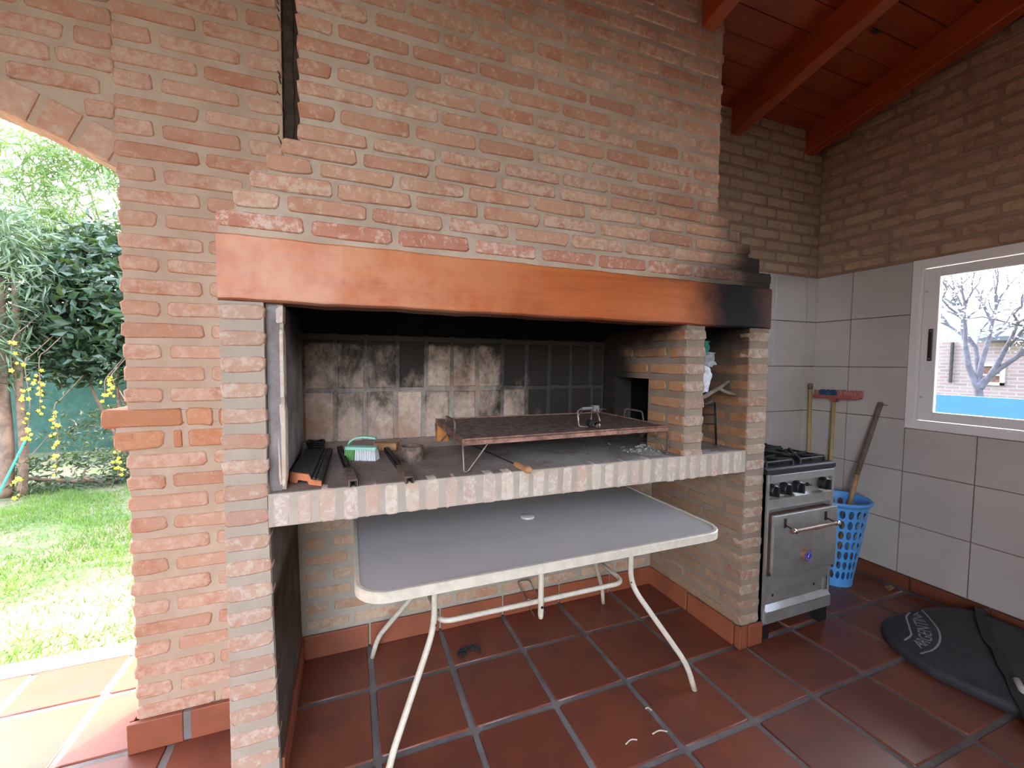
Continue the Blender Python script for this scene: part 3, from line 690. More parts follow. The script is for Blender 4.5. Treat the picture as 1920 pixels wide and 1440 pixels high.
# chimney breast
ch = MB()
for (x0, x1, y0, y1) in ((-0.205, 1.838, 0.208, 0.33), (1.72, 1.838, 0.33, 0.715), (-0.205, -0.09, 0.33, 0.715)):
    b = [(x0, y0), (x1, y0), (x1, y1), (x0, y1)]
    ch.hexa([(x, y, 2.27) for x, y in b], [(x, y, ZC(y) + .03) for x, y in b])
ch = ch.build('chimney_breast', M['mortar_hood'], bbq)
z = HT[4] + 0.036; k = 0
while z < 3.36:
    course(ch, z, 0.052, -0.212, 1.845, 0.208, 'brick_hood', 'front', 0.250, 0.022, (0.137 if k % 2 else 0.0)); 
    brick(ch, (1.838, .33, z + .028), .24, .056, 'brick_hood', 'right'); brick(ch, (1.838, .59, z + .028), .22, .056, 'brick_hood', 'right')
    z += 0.0785; k += 1

# ------------------------------------------------------------------ ceiling: planks on rafters
SL = math.atan(0.24)
ce = MB().hexa([(-2.1, 1.3, ZC(1.3) + .025), (3.80, 1.3, ZC(1.3) + .025), (3.80, -3.9, ZC(-3.9) + .025), (-2.1, -3.9, ZC(-3.9) + .025)],
               [(-2.1, 1.3, ZC(1.3) + .12), (3.80, 1.3, ZC(1.3) + .12), (3.80, -3.9, ZC(-3.9) + .12), (-2.1, -3.9, ZC(-3.9) + .12)]).build('ceiling', M['plank']); struct(ce, 'sloping ceiling of dark red planks on rafters')
y = 0.72; 
while y > -3.6:
    y2 = y - 0.135
    segs = [-1.95, U(-0.9, 0.5), U(1.6, 2.3), 3.46]
    for a, b in zip(segs[:-1], segs[1:]):
        j = U(0, .004)
        MB().hexa([(a, y - .004, ZC(y) + j), (b - .003, y - .004, ZC(y) + j), (b - .003, y2 + .004, ZC(y2) + j), (a, y2 + .004, ZC(y2) + j)], [(a, y, ZC(y) + .03), (b, y, ZC(y) + .03), (b, y2, ZC(y2) + .03), (a, y2, ZC(y2) + .03)]).build('plank', M['plank'], ce)
    y = y2
for x0, y0 in ((3.25, 0.715), (2.48, 0.715), (1.68, 0.20), (0.90, 0.20), (0.10, .20), (-0.70, 0.40), (-1.5, 0.42)):
    w = 0.085; zb = lambda y_: 3.12 + 0.24 * (0.72 - y_)
    MB().hexa([(x0, y0, zb(y0)), (x0 + w, y0, zb(y0)), (x0 + w, -3.7, zb(-3.7)), (x0, -3.7, zb(-3.7))], [(x0, y0, ZC(y0) + .002), (x0 + w, y0, ZC(y0) + .002), (x0 + w, -3.7, ZC(-3.7) + .002), (x0, -3.7, ZC(-3.7) + .002)]).build('rafter', M['rafter'], ce, bevel=0.006)

# ------------------------------------------------------------------ window
wn = MB()
def frame(m, x0, x1, y0, y1, z0, z1, w, wt=None, wb_=None):
    m.box(x0, x1, y0, y0 + w, z0, z1).box(x0, x1, y1 - w, y1, z0, z1).box(x0, x1, y0 + w, y1 - w, z0, z0 + (wb_ or w)).box(x0, x1, y0 + w, y1 - w, z1 - (wt or w), z1)
    return m
win = frame(MB(), 3.436, 3.60, -2.25, 0.092, 1.088, 2.192, 0.045).build('window_1', M['alu_white'], None, bevel=0.002); struct(win, 'white sliding window in the right wall')  # unseen near end lengthened to let in more daylight
frame(MB(), 3.446, 3.475, -2.205, 0.047, 1.133, 2.147, 0.012).build('inner_rail', M['alu_white'], win)
for y0, y1, xx in ((-1.10, 0.034, 3.450), (-2.20, -1.06, 3.50)):
    sa = frame(MB(), xx, xx + .032, y0, y1, 1.148, 2.130, 0.078, 0.058, 0.058).build('sash', M['alu_white'], win, bevel=0.003)
    MB().box(xx + .013, xx + .018, y0 + .07, y1 - .07, 1.20, 2.08).build('pane', M['glass'], sa)
    if xx < 3.48:
        MB().box(xx - .010, xx, -0.026, -0.004, 1.535, 1.742).build('handle', M['black_plastic'], sa, bevel=.004)
        for zz in (1.55, 1.727): MB().lathe([(.0001, -.013), (.004, -.0125), (.005, -.010)], (xx, -0.015, zz), 8, 'x').build('screw', M['screw'], sa)
        for zz in (1.30, 1.985): MB().lathe([(.0001, -.006), (.007, -.005), (.008, 0)], (xx, 0.02, zz), 8, 'x').build('screw', M['screw'], sa)

# ------------------------------------------------------------------ patio table
TZt = 0.775
tb = thing('patio_table', 'rectangular patio table with grey glass top and cream tubular frame', 'table', (0.735, 0.225, 0))
def rrect(x0, x1, y0, y1, r, n=6):
    out = []
    for cx, cy, t0 in ((x1 - r, y1 - r, 0), (x0 + r, y1 - r, 90), (x0 + r, y0 + r, 180), (x1 - r, y0 + r, 270)):
        for i in range(n + 1):
            t = R(t0 + 90 * i / n); out.append((cx + r * math.cos(t), cy + r * math.sin(t)))
    return out
tx0, tx1, ty0, ty1 = -0.036, 1.500, -0.232, 0.688
out = rrect(tx0, tx1, ty0, ty1, 0.105); inn = rrect(tx0 + .016, tx1 - .016, ty0 + .016, ty1 - .016, 0.09)
MB().prism(inn, lambda u, v, w: (u, v, TZt - .012 + .008 * w)).build('glass_top', M['table_top'], tb)
rim = MB(); n = len(out); vs_ = []
prof = [(0, -.034), (0, -.004), (.3, 0), (1, 0), (1, -.012), (.5, -.034)]
for (ou, ov), (iu, iv) in zip(out, inn):
    for t, h in prof: vs_.append((ou + (iu - ou) * t, ov + (iv - ov) * t, TZt + h))
k = len(prof); rim.add(vs_, [(i * k + j, i * k + (j + 1) % k, ((i + 1) % n) * k + (j + 1) % k, ((i + 1) % n) * k + j) for i in range(n) for j in range(k)])
rim.build('rim', M['cream_metal'], tb)
MB().lathe([(.001, -.006), (.034, -.006), (.034, .002), (.028, .006), (.001, .007)], (0.735, 0.225, TZt - .003), 20).build('umbrella_hole_cap', M['cream_plastic'], tb, True)
for lx, fx in ((0.263, 0.050), (1.207, 1.424)):
    for ly, fy in ((0.060, -0.142), (0.390, 0.603)):
        dx, dy = fx - lx, fy - ly
        pts = fillet([(lx, ly, TZt - .03), (lx, ly, 0.44), (lx + dx * .88, ly + dy * .88, 0.115), (fx, fy, 0.0)], 0.075, 6)
        lg = MB().tube(pts, 0.0125, 10).build('leg', M['cream_metal'], tb, True)
ring = fillet([(0.285, 0.40, .445), (0.285, 0.075, .445), (1.185, 0.075, .445), (1.185, 0.40, .445)], 0.06, 6)
MB().tube(ring, 0.011, 10).build('stretcher', M['cream_metal'], tb, True)
MB().tube([(.725, .045, TZt - .03), (.725, .045, .40), (.725, .045, .385)], [.0125, .0125, .010], 10).build('centre_post', M['cream_metal'], tb, True)
MB().lathe([(.001, -.003), (.006, -.002), (.0065, 0)], (.725, .0325, .44), 8, 'y').lathe([(.001, -.003), (.006, -.002), (.0065, 0)], (.263, .0475, .455), 8, 'y').lathe([(.001, -.003), (.006, -.002), (.0065, 0)], (1.207, .0475, .455), 8, 'y').build('rivets', M['dark_iron'], tb)

# ------------------------------------------------------------------ stove
st = thing('gas_stove', 'old stainless steel gas stove beside the right brick pier', 'stove', (2.30, 0.28, 0))
X0, X1 = 2.024, 2.574
MB().box(X0, X0 + .02, 0.0, 0.54, 0.10, 0.912).box(X1 - .02, X1, 0.0, 0.54, 0.10, 0.912).box(X0, X1, .52, .54, .10, .912).box(X0 + .02, X1 - .02, .03, .52, .12, .15).box(X0 + .02, X1 - .02, .03, .05, .15, .91).build('body', M['steel_dark'], st)
MB().prism([(0.0, .914), (0, .938), (.012, .945), (.54, .945), (.54, .914)], lambda u, v, w: (X0 - .004 + (X1 - X0 + .008) * w, u - .008, v)).build('hob', M['enamel_black'], st)
MB().prism([(-.006, .866), (-.010, .906), (.004, .913), (.03, .913), (.03, .866)], lambda u, v, w: (X0 + .022 + (X1 - X0 - .036) * w, u, v)).build('top_rail', M['steel_bright'], st)
MB().box(X0 + .02, X1 - .016, 0.016, 0.03, 0.775, 0.870).build('knob_panel', M['steel'], st)
MB().prism([(-.004, .722), (-.006, .776), (.008, .782), (.03, .782), (.03, .722)], lambda u, v, w: (X0 + .020 + (X1 - X0 - .036) * w, u, v)).build('lower_rail', M['steel'], st)
for kx in (2.075, 2.172, 2.272, 2.492):
    r_ = .034 if kx != 2.492 else .036
    MB().lathe([(r_ * 1.05, .012), (r_, .006), (r_ * .92, -.020), (r_ * .80, -.024), (.001, -.024)], (kx, 0, .826), 18, 'y').box(kx - .006, kx + .006, -.038, -.02, .826 - .028, .826 + .028).build('knob', M['black_plastic'], st)
MB().lathe([(.012, .012), (.010, .004), (.001, .004)], (2.372, .004, .826), 12, 'y').tube([(2.372, .006, .826), (2.385, -.004, .822)], .003, 6).build('igniter_hole', M['black_plastic'], st)
# oven door
door = MB().prism([(2.055, .385), (2.075, .352), (2.570, .352), (2.570, .695), (2.055, .695)], lambda u, v, w: (u, -.034 + .020 * w, v)).build('oven_door', M['steel'], st, bevel=.003)
MB().box(2.058, 2.566, -.014, .03, .37, .69).build('door_edge', M['oven_gap'], st)
MB().lathe([(.034, 0), (.036, -.010), (.034, -.018), (.028, -.020)], (2.305, -.034, .452), 24, 'y').build('dial_bezel', M['brass_wood'], door, True, angle=True)
MB().lathe([(.001, -.021), (.0275, -.021), (.0275, -.016)], (2.305, -.034, .452), 20, 'y').build('dial_face', M['blue_dial'], door)
dm = MB().box(2.3035, 2.3065, -.0565, -.0552, .440, .466, (0, .35, 0)).box(2.296, 2.307, -.0565, -.0552, .4475, .4500, (0, .6, 0))
for i in range(12):
    t = i * math.pi / 6; cx, cz = 2.305 + .022 * math.cos(t), .452 + .022 * math.sin(t); dm.box(cx - .0012, cx + .0012, -.0565, -.0552, cz - .0022, cz + .0022, (0, -t + 1.57, 0))
dm.build('dial_marks', M['white_print'], door)
hd = MB().lathe([(.001, 0), (.011, .002), (.013, .010), (.012, .030), (.014, .034), (.009, .05), (.0115, .16), (.013, .19), (.0115, .22), (.009, .335), (.014, .351), (.012, .355), (.013, .375), (.011, .384), (.001, .386)], (2.108, -.092, .628), 14, 'x').build('handle', M['brass_wood'], door, True)
MB().lathe([(.0125, .008), (.0142, .012), (.0142, .026), (.0125, .030)], (2.108, -.092, .628), 14, 'x').lathe([(.0125, .356), (.0142, .360), (.0142, .374), (.0125, .378)], (2.108, -.092, .628), 14, 'x').build('handle_ferrules', M['chrome'], door, True)
for bx in (2.135, 2.465):
    MB().box(bx - .008, bx + .008, -.038, -.034, .625, .675).tube([(bx, -.036, .640), (bx + .002, -.07, .632), (bx + .004, -.092, .628)], .004, 6).build('handle_bracket', M['dark_iron'], door)
MB().box(X0 + .02, X1 - .012, -.003, .03, .268, .352).build('lower_frame', M['steel_dark'], st)
lpn = MB().box(X0 + .028, X1 - .05, .004, .03, .19, .272).build('broiler_panel', M['steel'], st)
for hx in (2.115, 2.452): MB().lathe([(.001, -.001), (.008, -.001), (.009, .002)], (hx, .004, .235), 10, 'y').build('vent_hole', M['enamel_black'], lpn)
MB().box(X1 - .046, X1 - .012, .0, .03, .18, .27).build('side_post', M['steel'], st)
MB().prism([(.010, .195), (-.022, .166), (-.022, .160), (.02, .160)], lambda u, v, w: (X0 + .012 + (X1 - X0 - .024) * w, u, v)).build('kick_bevel', M['steel_bright'], st)
MB().box(X0 + .012, X1 - .008, -.021, .02, .100, .162).build('kick_plate', M['steel_dark'], st)
for b_ in ((X0, X0 + .016, -.010, .02, .09, .914), (X1 - .010, X1, -.006, .02, .10, .914)): MB().box(*b_).build('front_stile', M['steel'], st)
for lx, ly in ((X0, 0.0), (X1 - .07, 0.0), (X0, .47), (X1 - .07, .47)):
    MB().box(lx, lx + .066, ly, ly + .05, 0.0, .10).build('foot', M['enamel_black'], st)
for bx, by in ((2.165, .14), (2.435, .14), (2.165, .40), (2.435, .40)):
    g = MB().lathe([(.050, 0), (.050, .012), (.032, .016), (.030, .024), (.001, .026)], (bx, by, .945), 16).build('burner', M['cast_iron'], st)
    gm = MB(); hh = .968
    gm.tube([(bx + .105 * cx_, by + .105 * cy_, hh) for cx_, cy_ in ((-1, -1), (1, -1), (1, 1), (-1, 1))], .006, 6, closed=True)
    for a_ in range(8):
        t = a_ * math.pi / 4; r2 = .105 * (1.414 if a_ % 2 else 1.0)
        gm.hexa([(bx + r * math.cos(t) + w * math.sin(t), by + r * math.sin(t) - w * math.cos(t), hh - .012) for r, w in ((.03, -.005), (r2, -.006), (r2, .006), (.03, .005))],
                [(bx + r * math.cos(t) + w * math.sin(t), by + r * math.sin(t) - w * math.cos(t), hh + (.006 if r < .05 else .012)) for r, w in ((.03, -.005), (r2, -.006), (r2, .006), (.03, .005))])
    for cx_, cy_ in ((-1, -1), (1, -1), (1, 1), (-1, 1)): gm.box(bx + .105 * cx_ - .007, bx + .105 * cx_ + .007, by + .105 * cy_ - .007, by + .105 * cy_ + .007, .945, hh)
    gm.build('pan_support', M['cast_iron'], st)
#PART2
# ------------------------------------------------------------------ things on the hearth
HZ = 1.058
# blackened roof tile with an orange broken edge
FL_, FR_, BR_, BL_ = Vector((-.255, .135, HZ)), Vector((-.140, .040, HZ)), Vector((-.125, .635, HZ)), Vector((-.235, .655, HZ))
rt_ = thing('roof_tile', 'orange clay roof tile with blackened top lying at the left end of the hearth', 'roof tile', FL_)
prof = [(0, 0.0), (0, .016), (.04, .036), (.62, .036), (.70, .018), (1, .018), (1, 0), (.62, 0), (.58, .012), (.30, .012), (.26, 0)]
def tile_pt(u, w): return FL_.lerp(FR_, u).lerp(BL_.lerp(BR_, u), w)
n = len(prof); body = MB()
vs_ = [tile_pt(u, w) + Vector((0, 0, h)) for w in (0, .02, 1) for u, h in prof]
body.add(vs_, [(n + i, n + (i + 1) % n, 2 * n + (i + 1) % n, 2 * n + i) for i in range(n)] + [tuple(2 * n + i for i in range(n))])
body.cur = 1; body.add(vs_, [(i, (i + 1) % n, n + (i + 1) % n, n + i) for i in range(n)] + [tuple(range(n))[::-1]])
body.build('tile_body', [M['clay_dark'], M['clay_roof']], rt_)
for u in (.76, .88):
    a, b = tile_pt(u, .02), tile_pt(u, .98); MB().tube([a + Vector((0, 0, .019)), b + Vector((0, 0, .019))], .006, 6).build('tile_rib', M['clay_dark'], rt_)
cl = MB()
for k in range(3): cl.tube([(-.195 + (.028 + .004 * k) * math.cos(t), .585 + (.028 + .003 * k) * math.sin(t), HZ + .043 + .010 * k + .004 * math.sin(3 * t)) for t in [2 * math.pi * i / 16 for i in range(16)]], .006, 6, closed=True)
tag(cl.build('wire_coil', M['cast_iron'], None, True), 'small black wire coil on the back end of the roof tile', 'coil')
# two steel channel bars
def channel(name, label, a, b, w=.020, h=.022):
    a, b = Vector(a), Vector(b); t = thing(name, label, 'bar', a, 'steel bars lying on the hearth')
    d = (b - a).normalized(); s_ = Vector((d.y, -d.x, 0)); m = MB()
    for o0, o1, z0, z1 in ((-w / 2, -w / 2 + .003, 0, h), (w / 2 - .003, w / 2, 0, h), (-w / 2, w / 2, h - .003, h)):
        m.hexa([a + s_ * o0 + Vector((0, 0, z0)), a + s_ * o1 + Vector((0, 0, z0)), b + s_ * o1 + Vector((0, 0, z0)), b + s_ * o0 + Vector((0, 0, z0))],
               [a + s_ * o0 + Vector((0, 0, z1)), a + s_ * o1 + Vector((0, 0, z1)), b + s_ * o1 + Vector((0, 0, z1)), b + s_ * o0 + Vector((0, 0, z1))])
    m.build('channel', M['dark_iron'], t)
    c = a + d * .19; w2 = w + .010; m = MB(); f = a - d * .004
    for o0, o1, z0, z1 in ((-w2 / 2, -w2 / 2 + .003, 0, h + .004), (w2 / 2 - .003, w2 / 2, 0, h + .004), (-w2 / 2, w2 / 2, h + .001, h + .005)):
        m.hexa([f + s_ * o0 + Vector((0, 0, z0)), f + s_ * o1 + Vector((0, 0, z0)), c + s_ * o1 + Vector((0, 0, z0)), c + s_ * o0 + Vector((0, 0, z0))],
               [f + s_ * o0 + Vector((0, 0, z1)), f + s_ * o1 + Vector((0, 0, z1)), c + s_ * o1 + Vector((0, 0, z1)), c + s_ * o0 + Vector((0, 0, z1))])
    m.build('end_sleeve', M['rust'], t)
channel('steel_bar', 'dark steel channel bar lying left of the green brush', (-.036, -.006, HZ), (-.095, .66, HZ))
channel('steel_bar', 'dark steel channel bar lying between the green brush and rusty pipe ring', (.156, -.030, HZ), (.120, .56, HZ))
# scrubbing brush
br = thing('scrubbing_brush', 'mint green scrubbing brush with arched handle and white bristles on the hearth', 'brush', (.005, .42, HZ))
BA, BB = Vector((-.062, .452, HZ)), Vector((.070, .392, HZ)); bd = (BB - BA); bs = Vector((-bd.y, bd.x, 0)).normalized()
def bp_(u, v, z): return BA + bd * u + bs * v + Vector((0, 0, z))
m = MB(); sec = [(-.026, .048), (-.022, .060), (.022, .060), (.026, .048)]; us = [0, .03, .1, .9, .97, 1]; ws = [.5, .8, 1, 1, .8, .5]
vs_ = [bp_(u, v * w, z) for u, w in zip(us, ws) for v, z in sec]
m.add(vs_, [(i * 4 + j, i * 4 + (j + 1) % 4, i * 4 + 4 + (j + 1) % 4, i * 4 + 4 + j) for i in range(5) for j in range(4)] + [(0, 1, 2, 3), (20, 21, 22, 23)]); m.build('brush_block', M['brush_mint'], br)
m = MB(); pa = bez([bp_(.10, 0, .058), bp_(.13, 0, .078), bp_(.35, 0, .098), bp_(.65, 0, .103), bp_(.97, 0, .098)], 5)
k_ = len(pa); bdn = bd.normalized(); vs_ = []
for i, p in enumerate(pa):
    hw = .013 - .003 * i / k_
    vs_ += [p + bs * hw + Vector((0, 0, .004)), p - bs * hw + Vector((0, 0, .004)), p - bs * hw - Vector((0, 0, .004)), p + bs * hw - Vector((0, 0, .004))]
m.add(vs_, [(i * 4 + j, i * 4 + (j + 1) % 4, i * 4 + 4 + (j + 1) % 4, i * 4 + 4 + j) for i in range(k_ - 1) for j in range(4)] + [(0, 1, 2, 3), tuple(4 * (k_ - 1) + j for j in range(4))]); m.build('brush_handle', M['brush_mint'], br)
def tufts(name, u0, u1, nu, mat):
    m = MB()
    for i in range(nu):
        for v in (-.018, -.006, .006, .018):
            u = u0 + (u1 - u0) * (i + .5) / nu; sp = (u - .5) * .06
            m.tube([bp_(u, v, .049), bp_(u + sp, v * 1.25 + U(-.002, .002), 0.0)], [.0032, .0042], 5)
    o = m.build(name, mat, br); o['kind'] = 'stuff'; return o
tufts('green_bristles', .02, .32, 6, M['brush_green'])['label'] = 'green bristles'
tufts('white_bristles', .34, .98, 12, M['bristle_white'])['label'] = 'white bristles'
# half brick and pipe ring
hb = MB().box(.068, .185, .585, .655, HZ, HZ + .036, (0, 0, -.35)).build('half_brick', M['brick_niche'], None, bevel=.005); tag(hb, 'sooty broken half brick lying behind the green brush', 'brick')
pr = MB().lathe([(.050, 0), (.050, .066), (.0435, .066), (.0435, 0), (.050, 0)], (.215, .335, HZ), 28, caps=False).build('pipe_ring', M['rust'], None, True, angle=True); tag(pr, 'short rusty pipe ring standing on the hearth', 'pipe')
ob = MB().hexa([(.385, .655, HZ), (.462, .650, HZ), (.462, .69, HZ), (.385, .69, HZ)], [(.398, .660, HZ + .108), (.440, .658, HZ + .085), (.440, .69, HZ + .085), (.398, .69, HZ + .112)]).build('broken_brick', M['orange_brick'], None, bevel=.004); tag(ob, 'broken orange brick leaning at the firebox back behind the griddle leg', 'brick')
# griddle plate on wire legs
gr = thing('griddle', 'rusty steel griddle plate on thin wire legs over the hearth', 'griddle', (.9, .37, HZ))
G0, G1, G2, G3 = (.372, .045), (1.437, .088), (1.437, .690), (.388, .690)
gz = 1.192
MB().prism([G0, G1, G2, G3], lambda u, v, w: (u, v, gz - .006 + .004 * w)).build('plate', M['rust'], gr)
m = MB()
for a, b in ((G0, G1), (G1, G2), (G2, G3), (G3, G0)):
    d = Vector((b[0] - a[0], b[1] - a[1])).normalized(); nx, ny = -d.y * .006, d.x * .006
    m.hexa([(a[0], a[1], gz - .024), (b[0], b[1], gz - .024), (b[0] + nx, b[1] + ny, gz - .024), (a[0] + nx, a[1] + ny, gz - .024)], [(a[0], a[1], gz + .003), (b[0], b[1], gz + .003), (b[0] + nx, b[1] + ny, gz + .003), (a[0] + nx, a[1] + ny, gz + .003)])
m.build('rim', M['rust_light'], gr)
for (x, y), dx, dy in ((G0, .105, .0), (G3, .045, -.20), (G1, -.08, .0), (G2, -.05, -.2)):
    MB().tube(fillet([(x + .002, y + .004, gz - .022), (x + .006, y + .004, HZ + .003), (x + .022 * (1 if dx > 0 else -1), y + .004 + dy * .06, HZ + .003), (x + dx, y + .004 + dy, gz - .022)], .012, 4), .0038, 6).build('wire_leg', M['wire'] if x < 1 and y < .3 else M['rust'], gr, True)
for x, y0, y1 in ((.385, .22, .42), (1.425, .26, .44)):
    MB().tube(fillet([(x, y0, gz - .01), (x, y0 + .015, gz + .052), (x, y1 - .015, gz + .052), (x, y1, gz - .01)], .02, 4), .0042, 6).build('handle', M['rust'], gr, True)
# barbecue fork
fk = thing('barbecue_fork', 'barbecue fork with turned wooden handle resting on the hearth edge under the griddle', 'fork', (.57, .05, HZ))
fa, fb_ = Vector((.548, .50, HZ + .012)), Vector((.606, -.092, HZ + .024)); fd = (fb_ - fa).normalized(); L_ = (fb_ - fa).length
MB().tube([fa, fa + fd * (L_ - .12)], .0028, 6).tube([fa, fa - fd * .05 + Vector((.009, 0, 0)), fa - fd * .10 + Vector((.009, 0, -.006))], .0022, 5).tube([fa, fa - fd * .05 - Vector((.009, 0, 0)), fa - fd * .10 + Vector((-.009, 0, -.006))], .0022, 5).build('fork_rod', M['dark_iron'], fk)
hp = [(0, .006), (.004, .0115), (.016, .013), (.020, .0095), (.026, .0125), (.040, .0130), (.056, .0115), (.072, .0135), (.080, .0105), (.086, .0135), (.108, .0155), (.120, .0135), (.126, .005)]
MB().tube([fa + fd * (L_ - .126 + h) for h, r in hp], [r for h, r in hp], 12).build('fork_handle', M['turned_wood'], fk, True)
# small bracket with chrome knob on the griddle
rg = thing('burner_valve', 'small wire bracket with a round chrome knob lying on the griddle', 'valve', (1.06, .2, gz))
g0 = gz - .002
MB().lathe([(.001, -.020), (.013, -.018), (.017, -.010), (.017, .004), (.012, .010), (.006, .012), (.006, .03)], (1.035, .118, g0 + .018), 18, 'y').build('knob', M['chrome'], rg, True, angle=True)
MB().lathe([(.015, 0), (.018, .004), (.018, .03), (.014, .034)], (1.035, .150, g0 + .022), 16, 'y').build('knob_collar', M['dark_iron'], rg, True, angle=True)
MB().tube(fillet([(1.020, .165, g0 + .006), (.985, .19, g0 + .006), (.988, .21, g0 + .078), (1.010, .225, g0 + .085), (1.09, .24, g0 + .088)], .012, 4), .0045, 7).tube([(1.035, .165, g0 + .03), (1.075, .22, g0 + .075)], .004, 6).tube([(1.09, .17, g0 + .03), (1.11, .235, g0 + .085)], .004, 6).tube([(.98, .2, g0 + .05), (1.03, .235, g0 + .083)], .004, 6).build('bracket', M['wire'], rg, True)
MB().tube([(1.025, .228, g0 + .086), (1.085, .240, g0 + .086)], .009, 8).box(1.090, 1.120, .225, .252, g0 + .070, g0 + .100).build('valve_body', M['steel'], rg)
MB().lathe([(.001, 0), (.020, .001), (.021, .005), (.014, .008), (.001, .008)], (.955, .16, g0), 14).build('cap', M['wire'], rg, True, angle=True)
MB().tube([(1.11, .24, g0 + .082), (1.19, .27, g0 + .074)], .002, 5).build('valve_wire', M['wire'], rg)
# ash with pale lumps under the right end of the griddle
m = MB(); rnd = random.Random(4)
for i in range(150):
    t = rnd.random(); x = 1.30 + rnd.gauss(.03, .05); y = .13 + rnd.gauss(.03, .055); s_ = rnd.uniform(.003, .012)
    if x > 1.44 or y < .02: continue
    q = [Vector((rnd.uniform(-1, 1), rnd.uniform(-1, 1), rnd.uniform(-.6, 1))) * s_ for _ in range(4)]
    z0 = HZ + .004 + max(0, .022 - .25 * math.hypot(x - 1.35, y - .16))
    m.add([Vector((x, y, z0)) + v for v in q], [(0, 1, 2), (0, 2, 3), (0, 3, 1), (1, 3, 2)])
mo = []; N2 = 14
for j in range(6):
    for i in range(N2):
        t = 2 * math.pi * i / N2; rr = .115 * (1 - j / 5.0); mo.append((1.345 + rr * math.cos(t) * (.8 + .2 * math.sin(3 * t)), .165 + rr * math.sin(t), HZ - .001 + .026 * (j / 5.0) ** .8))
m.cur = 1; m.add(mo, [(j * N2 + i, j * N2 + (i + 1) % N2, (j + 1) * N2 + (i + 1) % N2, (j + 1) * N2 + i) for j in range(5) for i in range(N2)])
tag(m.build('ash_heap', [M['ash_white'], M['ash_floor']]), 'small grey and white heap of ash under the right end of the griddle', 'ash', None, 'stuff')

# niche on the right: branch, wire rack, bags
bn = MB().tube(bez([(1.600, .12, 1.30), (1.622, .06, 1.332), (1.69, .07, 1.356), (1.752, .078, 1.376)], 4), [.011] * 9 + [.010, .010, .009, .009], 7)
bn = MB(); pth = bez([(1.60, .20, 1.28), (1.622, .06, 1.332), (1.69, .07, 1.356), (1.752, .078, 1.376)], 4); bn.tube(pth, .011, 7)
bn.tube(bez([(1.752, .078, 1.376), (1.79, .08, 1.395), (1.826, .08, 1.413)], 4), [.009] * 8 + [.006], 7).tube(bez([(1.752, .078, 1.376), (1.80, .07, 1.355), (1.853, .06, 1.343)], 4), [.009] * 8 + [.006], 7)
bn.tube(bez([(1.60, .20, 1.28), (1.66, .42, 1.17), (1.70, .60, 1.075)], 4), [.011] * 8 + [.013], 7)
tag(bn.build('dry_branch', M['branch'], None, True), 'forked dry branch sticking out in the niche right of the middle pier', 'branch')
for k, (a, b, r) in enumerate((((1.60, .50, 1.06), (1.80, .30, 1.42), .010), ((1.85, .62, 1.06), (1.62, .45, 1.36), .009), ((1.75, .55, 1.06), (1.845, .20, 1.30), .008))):
    tag(MB().tube(bez([a, Vector(a).lerp(Vector(b), .5) + Vector((.01, .01, .01)), b], 4), r, 7).build('stick', M['branch'], None, True), ('longest dry stick leaning in the dark back of the right niche', 'thin stick standing furthest back in the right niche', 'thinnest stick leaning on the right wall of the niche')[k], 'stick', 'sticks in the right niche')
rk = thing('wire_rack', 'dark bent wire rack standing on the floor of the right niche', 'rack', (1.72, .15, HZ))
MB().tube(fillet([(1.835, .16, HZ + .004), (1.750, .09, 1.185), (1.750, .10, 1.30)], .02, 4), .0055, 6).build('rack_leg', M['cast_iron'], rk, True)
MB().tube([(1.600, .30, HZ + .004), (1.600, .20, 1.185), (1.600, .21, 1.30)], .0055, 6).build('rack_leg', M['cast_iron'], rk, True)
for zz in (1.185, 1.235, 1.285): MB().tube([(1.590, .20, zz), (1.755, .098, zz)], .004, 6).build('rack_bar', M['cast_iron'], rk)
def crumple(name, c, w, h, d, mat, label, cat, seed, nu=7, nv=7, poly=None):
    rnd = random.Random(seed); m = MB(); vs_ = []
    for s_ in (0, 1):
        for j in range(nv + 1):
            for i in range(nu + 1):
                u, v = i / nu - .5, j / nv - .5; k_ = 1.0 - .5 * abs(v) * (abs(u) * 2)
                vs_.append((c[0] + u * w * k_ + rnd.uniform(-.004, .004), c[1] + (rnd.uniform(-.5, .5) * d + (.5 - (2 * u) ** 2) * d * (.5 if s_ else -.5)), c[2] + v * h * (1 - .35 * abs(u)) + rnd.uniform(-.006, .006)))
    q = (nu + 1) * (nv + 1)
    for s_ in (0, 1):
        for j in range(nv):
            for i in range(nu):
                a = s_ * q + j * (nu + 1) + i; m.f.append([a, a + 1, a + nu + 2, a + nu + 1]); m.mi.append(0)
    m.v = vs_
    for i in range(nu):
        for j in (0, nv):
            a = j * (nu + 1) + i; m.f.append([a, a + 1, q + a + 1, q + a]); m.mi.append(0)
    for j in range(nv):
        for i in (0, nu):
            a = j * (nu + 1) + i; m.f.append([a, a + nu + 1, q + a + nu + 1, q + a]); m.mi.append(0)
    return tag(m.build(name, mat), label, cat)
crumple('paper_bag', (1.648, .085, 1.425), .10, .135, .030, M['paper'], 'crumpled white paper wedged beside the middle pier in the niche', 'paper', 5)
crumple('plastic_bag', (1.655, .10, 1.575), .085, .10, .035, M['bag_teal'], 'crumpled teal plastic bag hanging at the top of the niche', 'bag', 8)
crumple('plastic_bag', (1.690, .095, 1.525), .075, .075, .035, M['bag_grey'], 'crumpled grey plastic bag hanging just under the teal one', 'bag', 9)

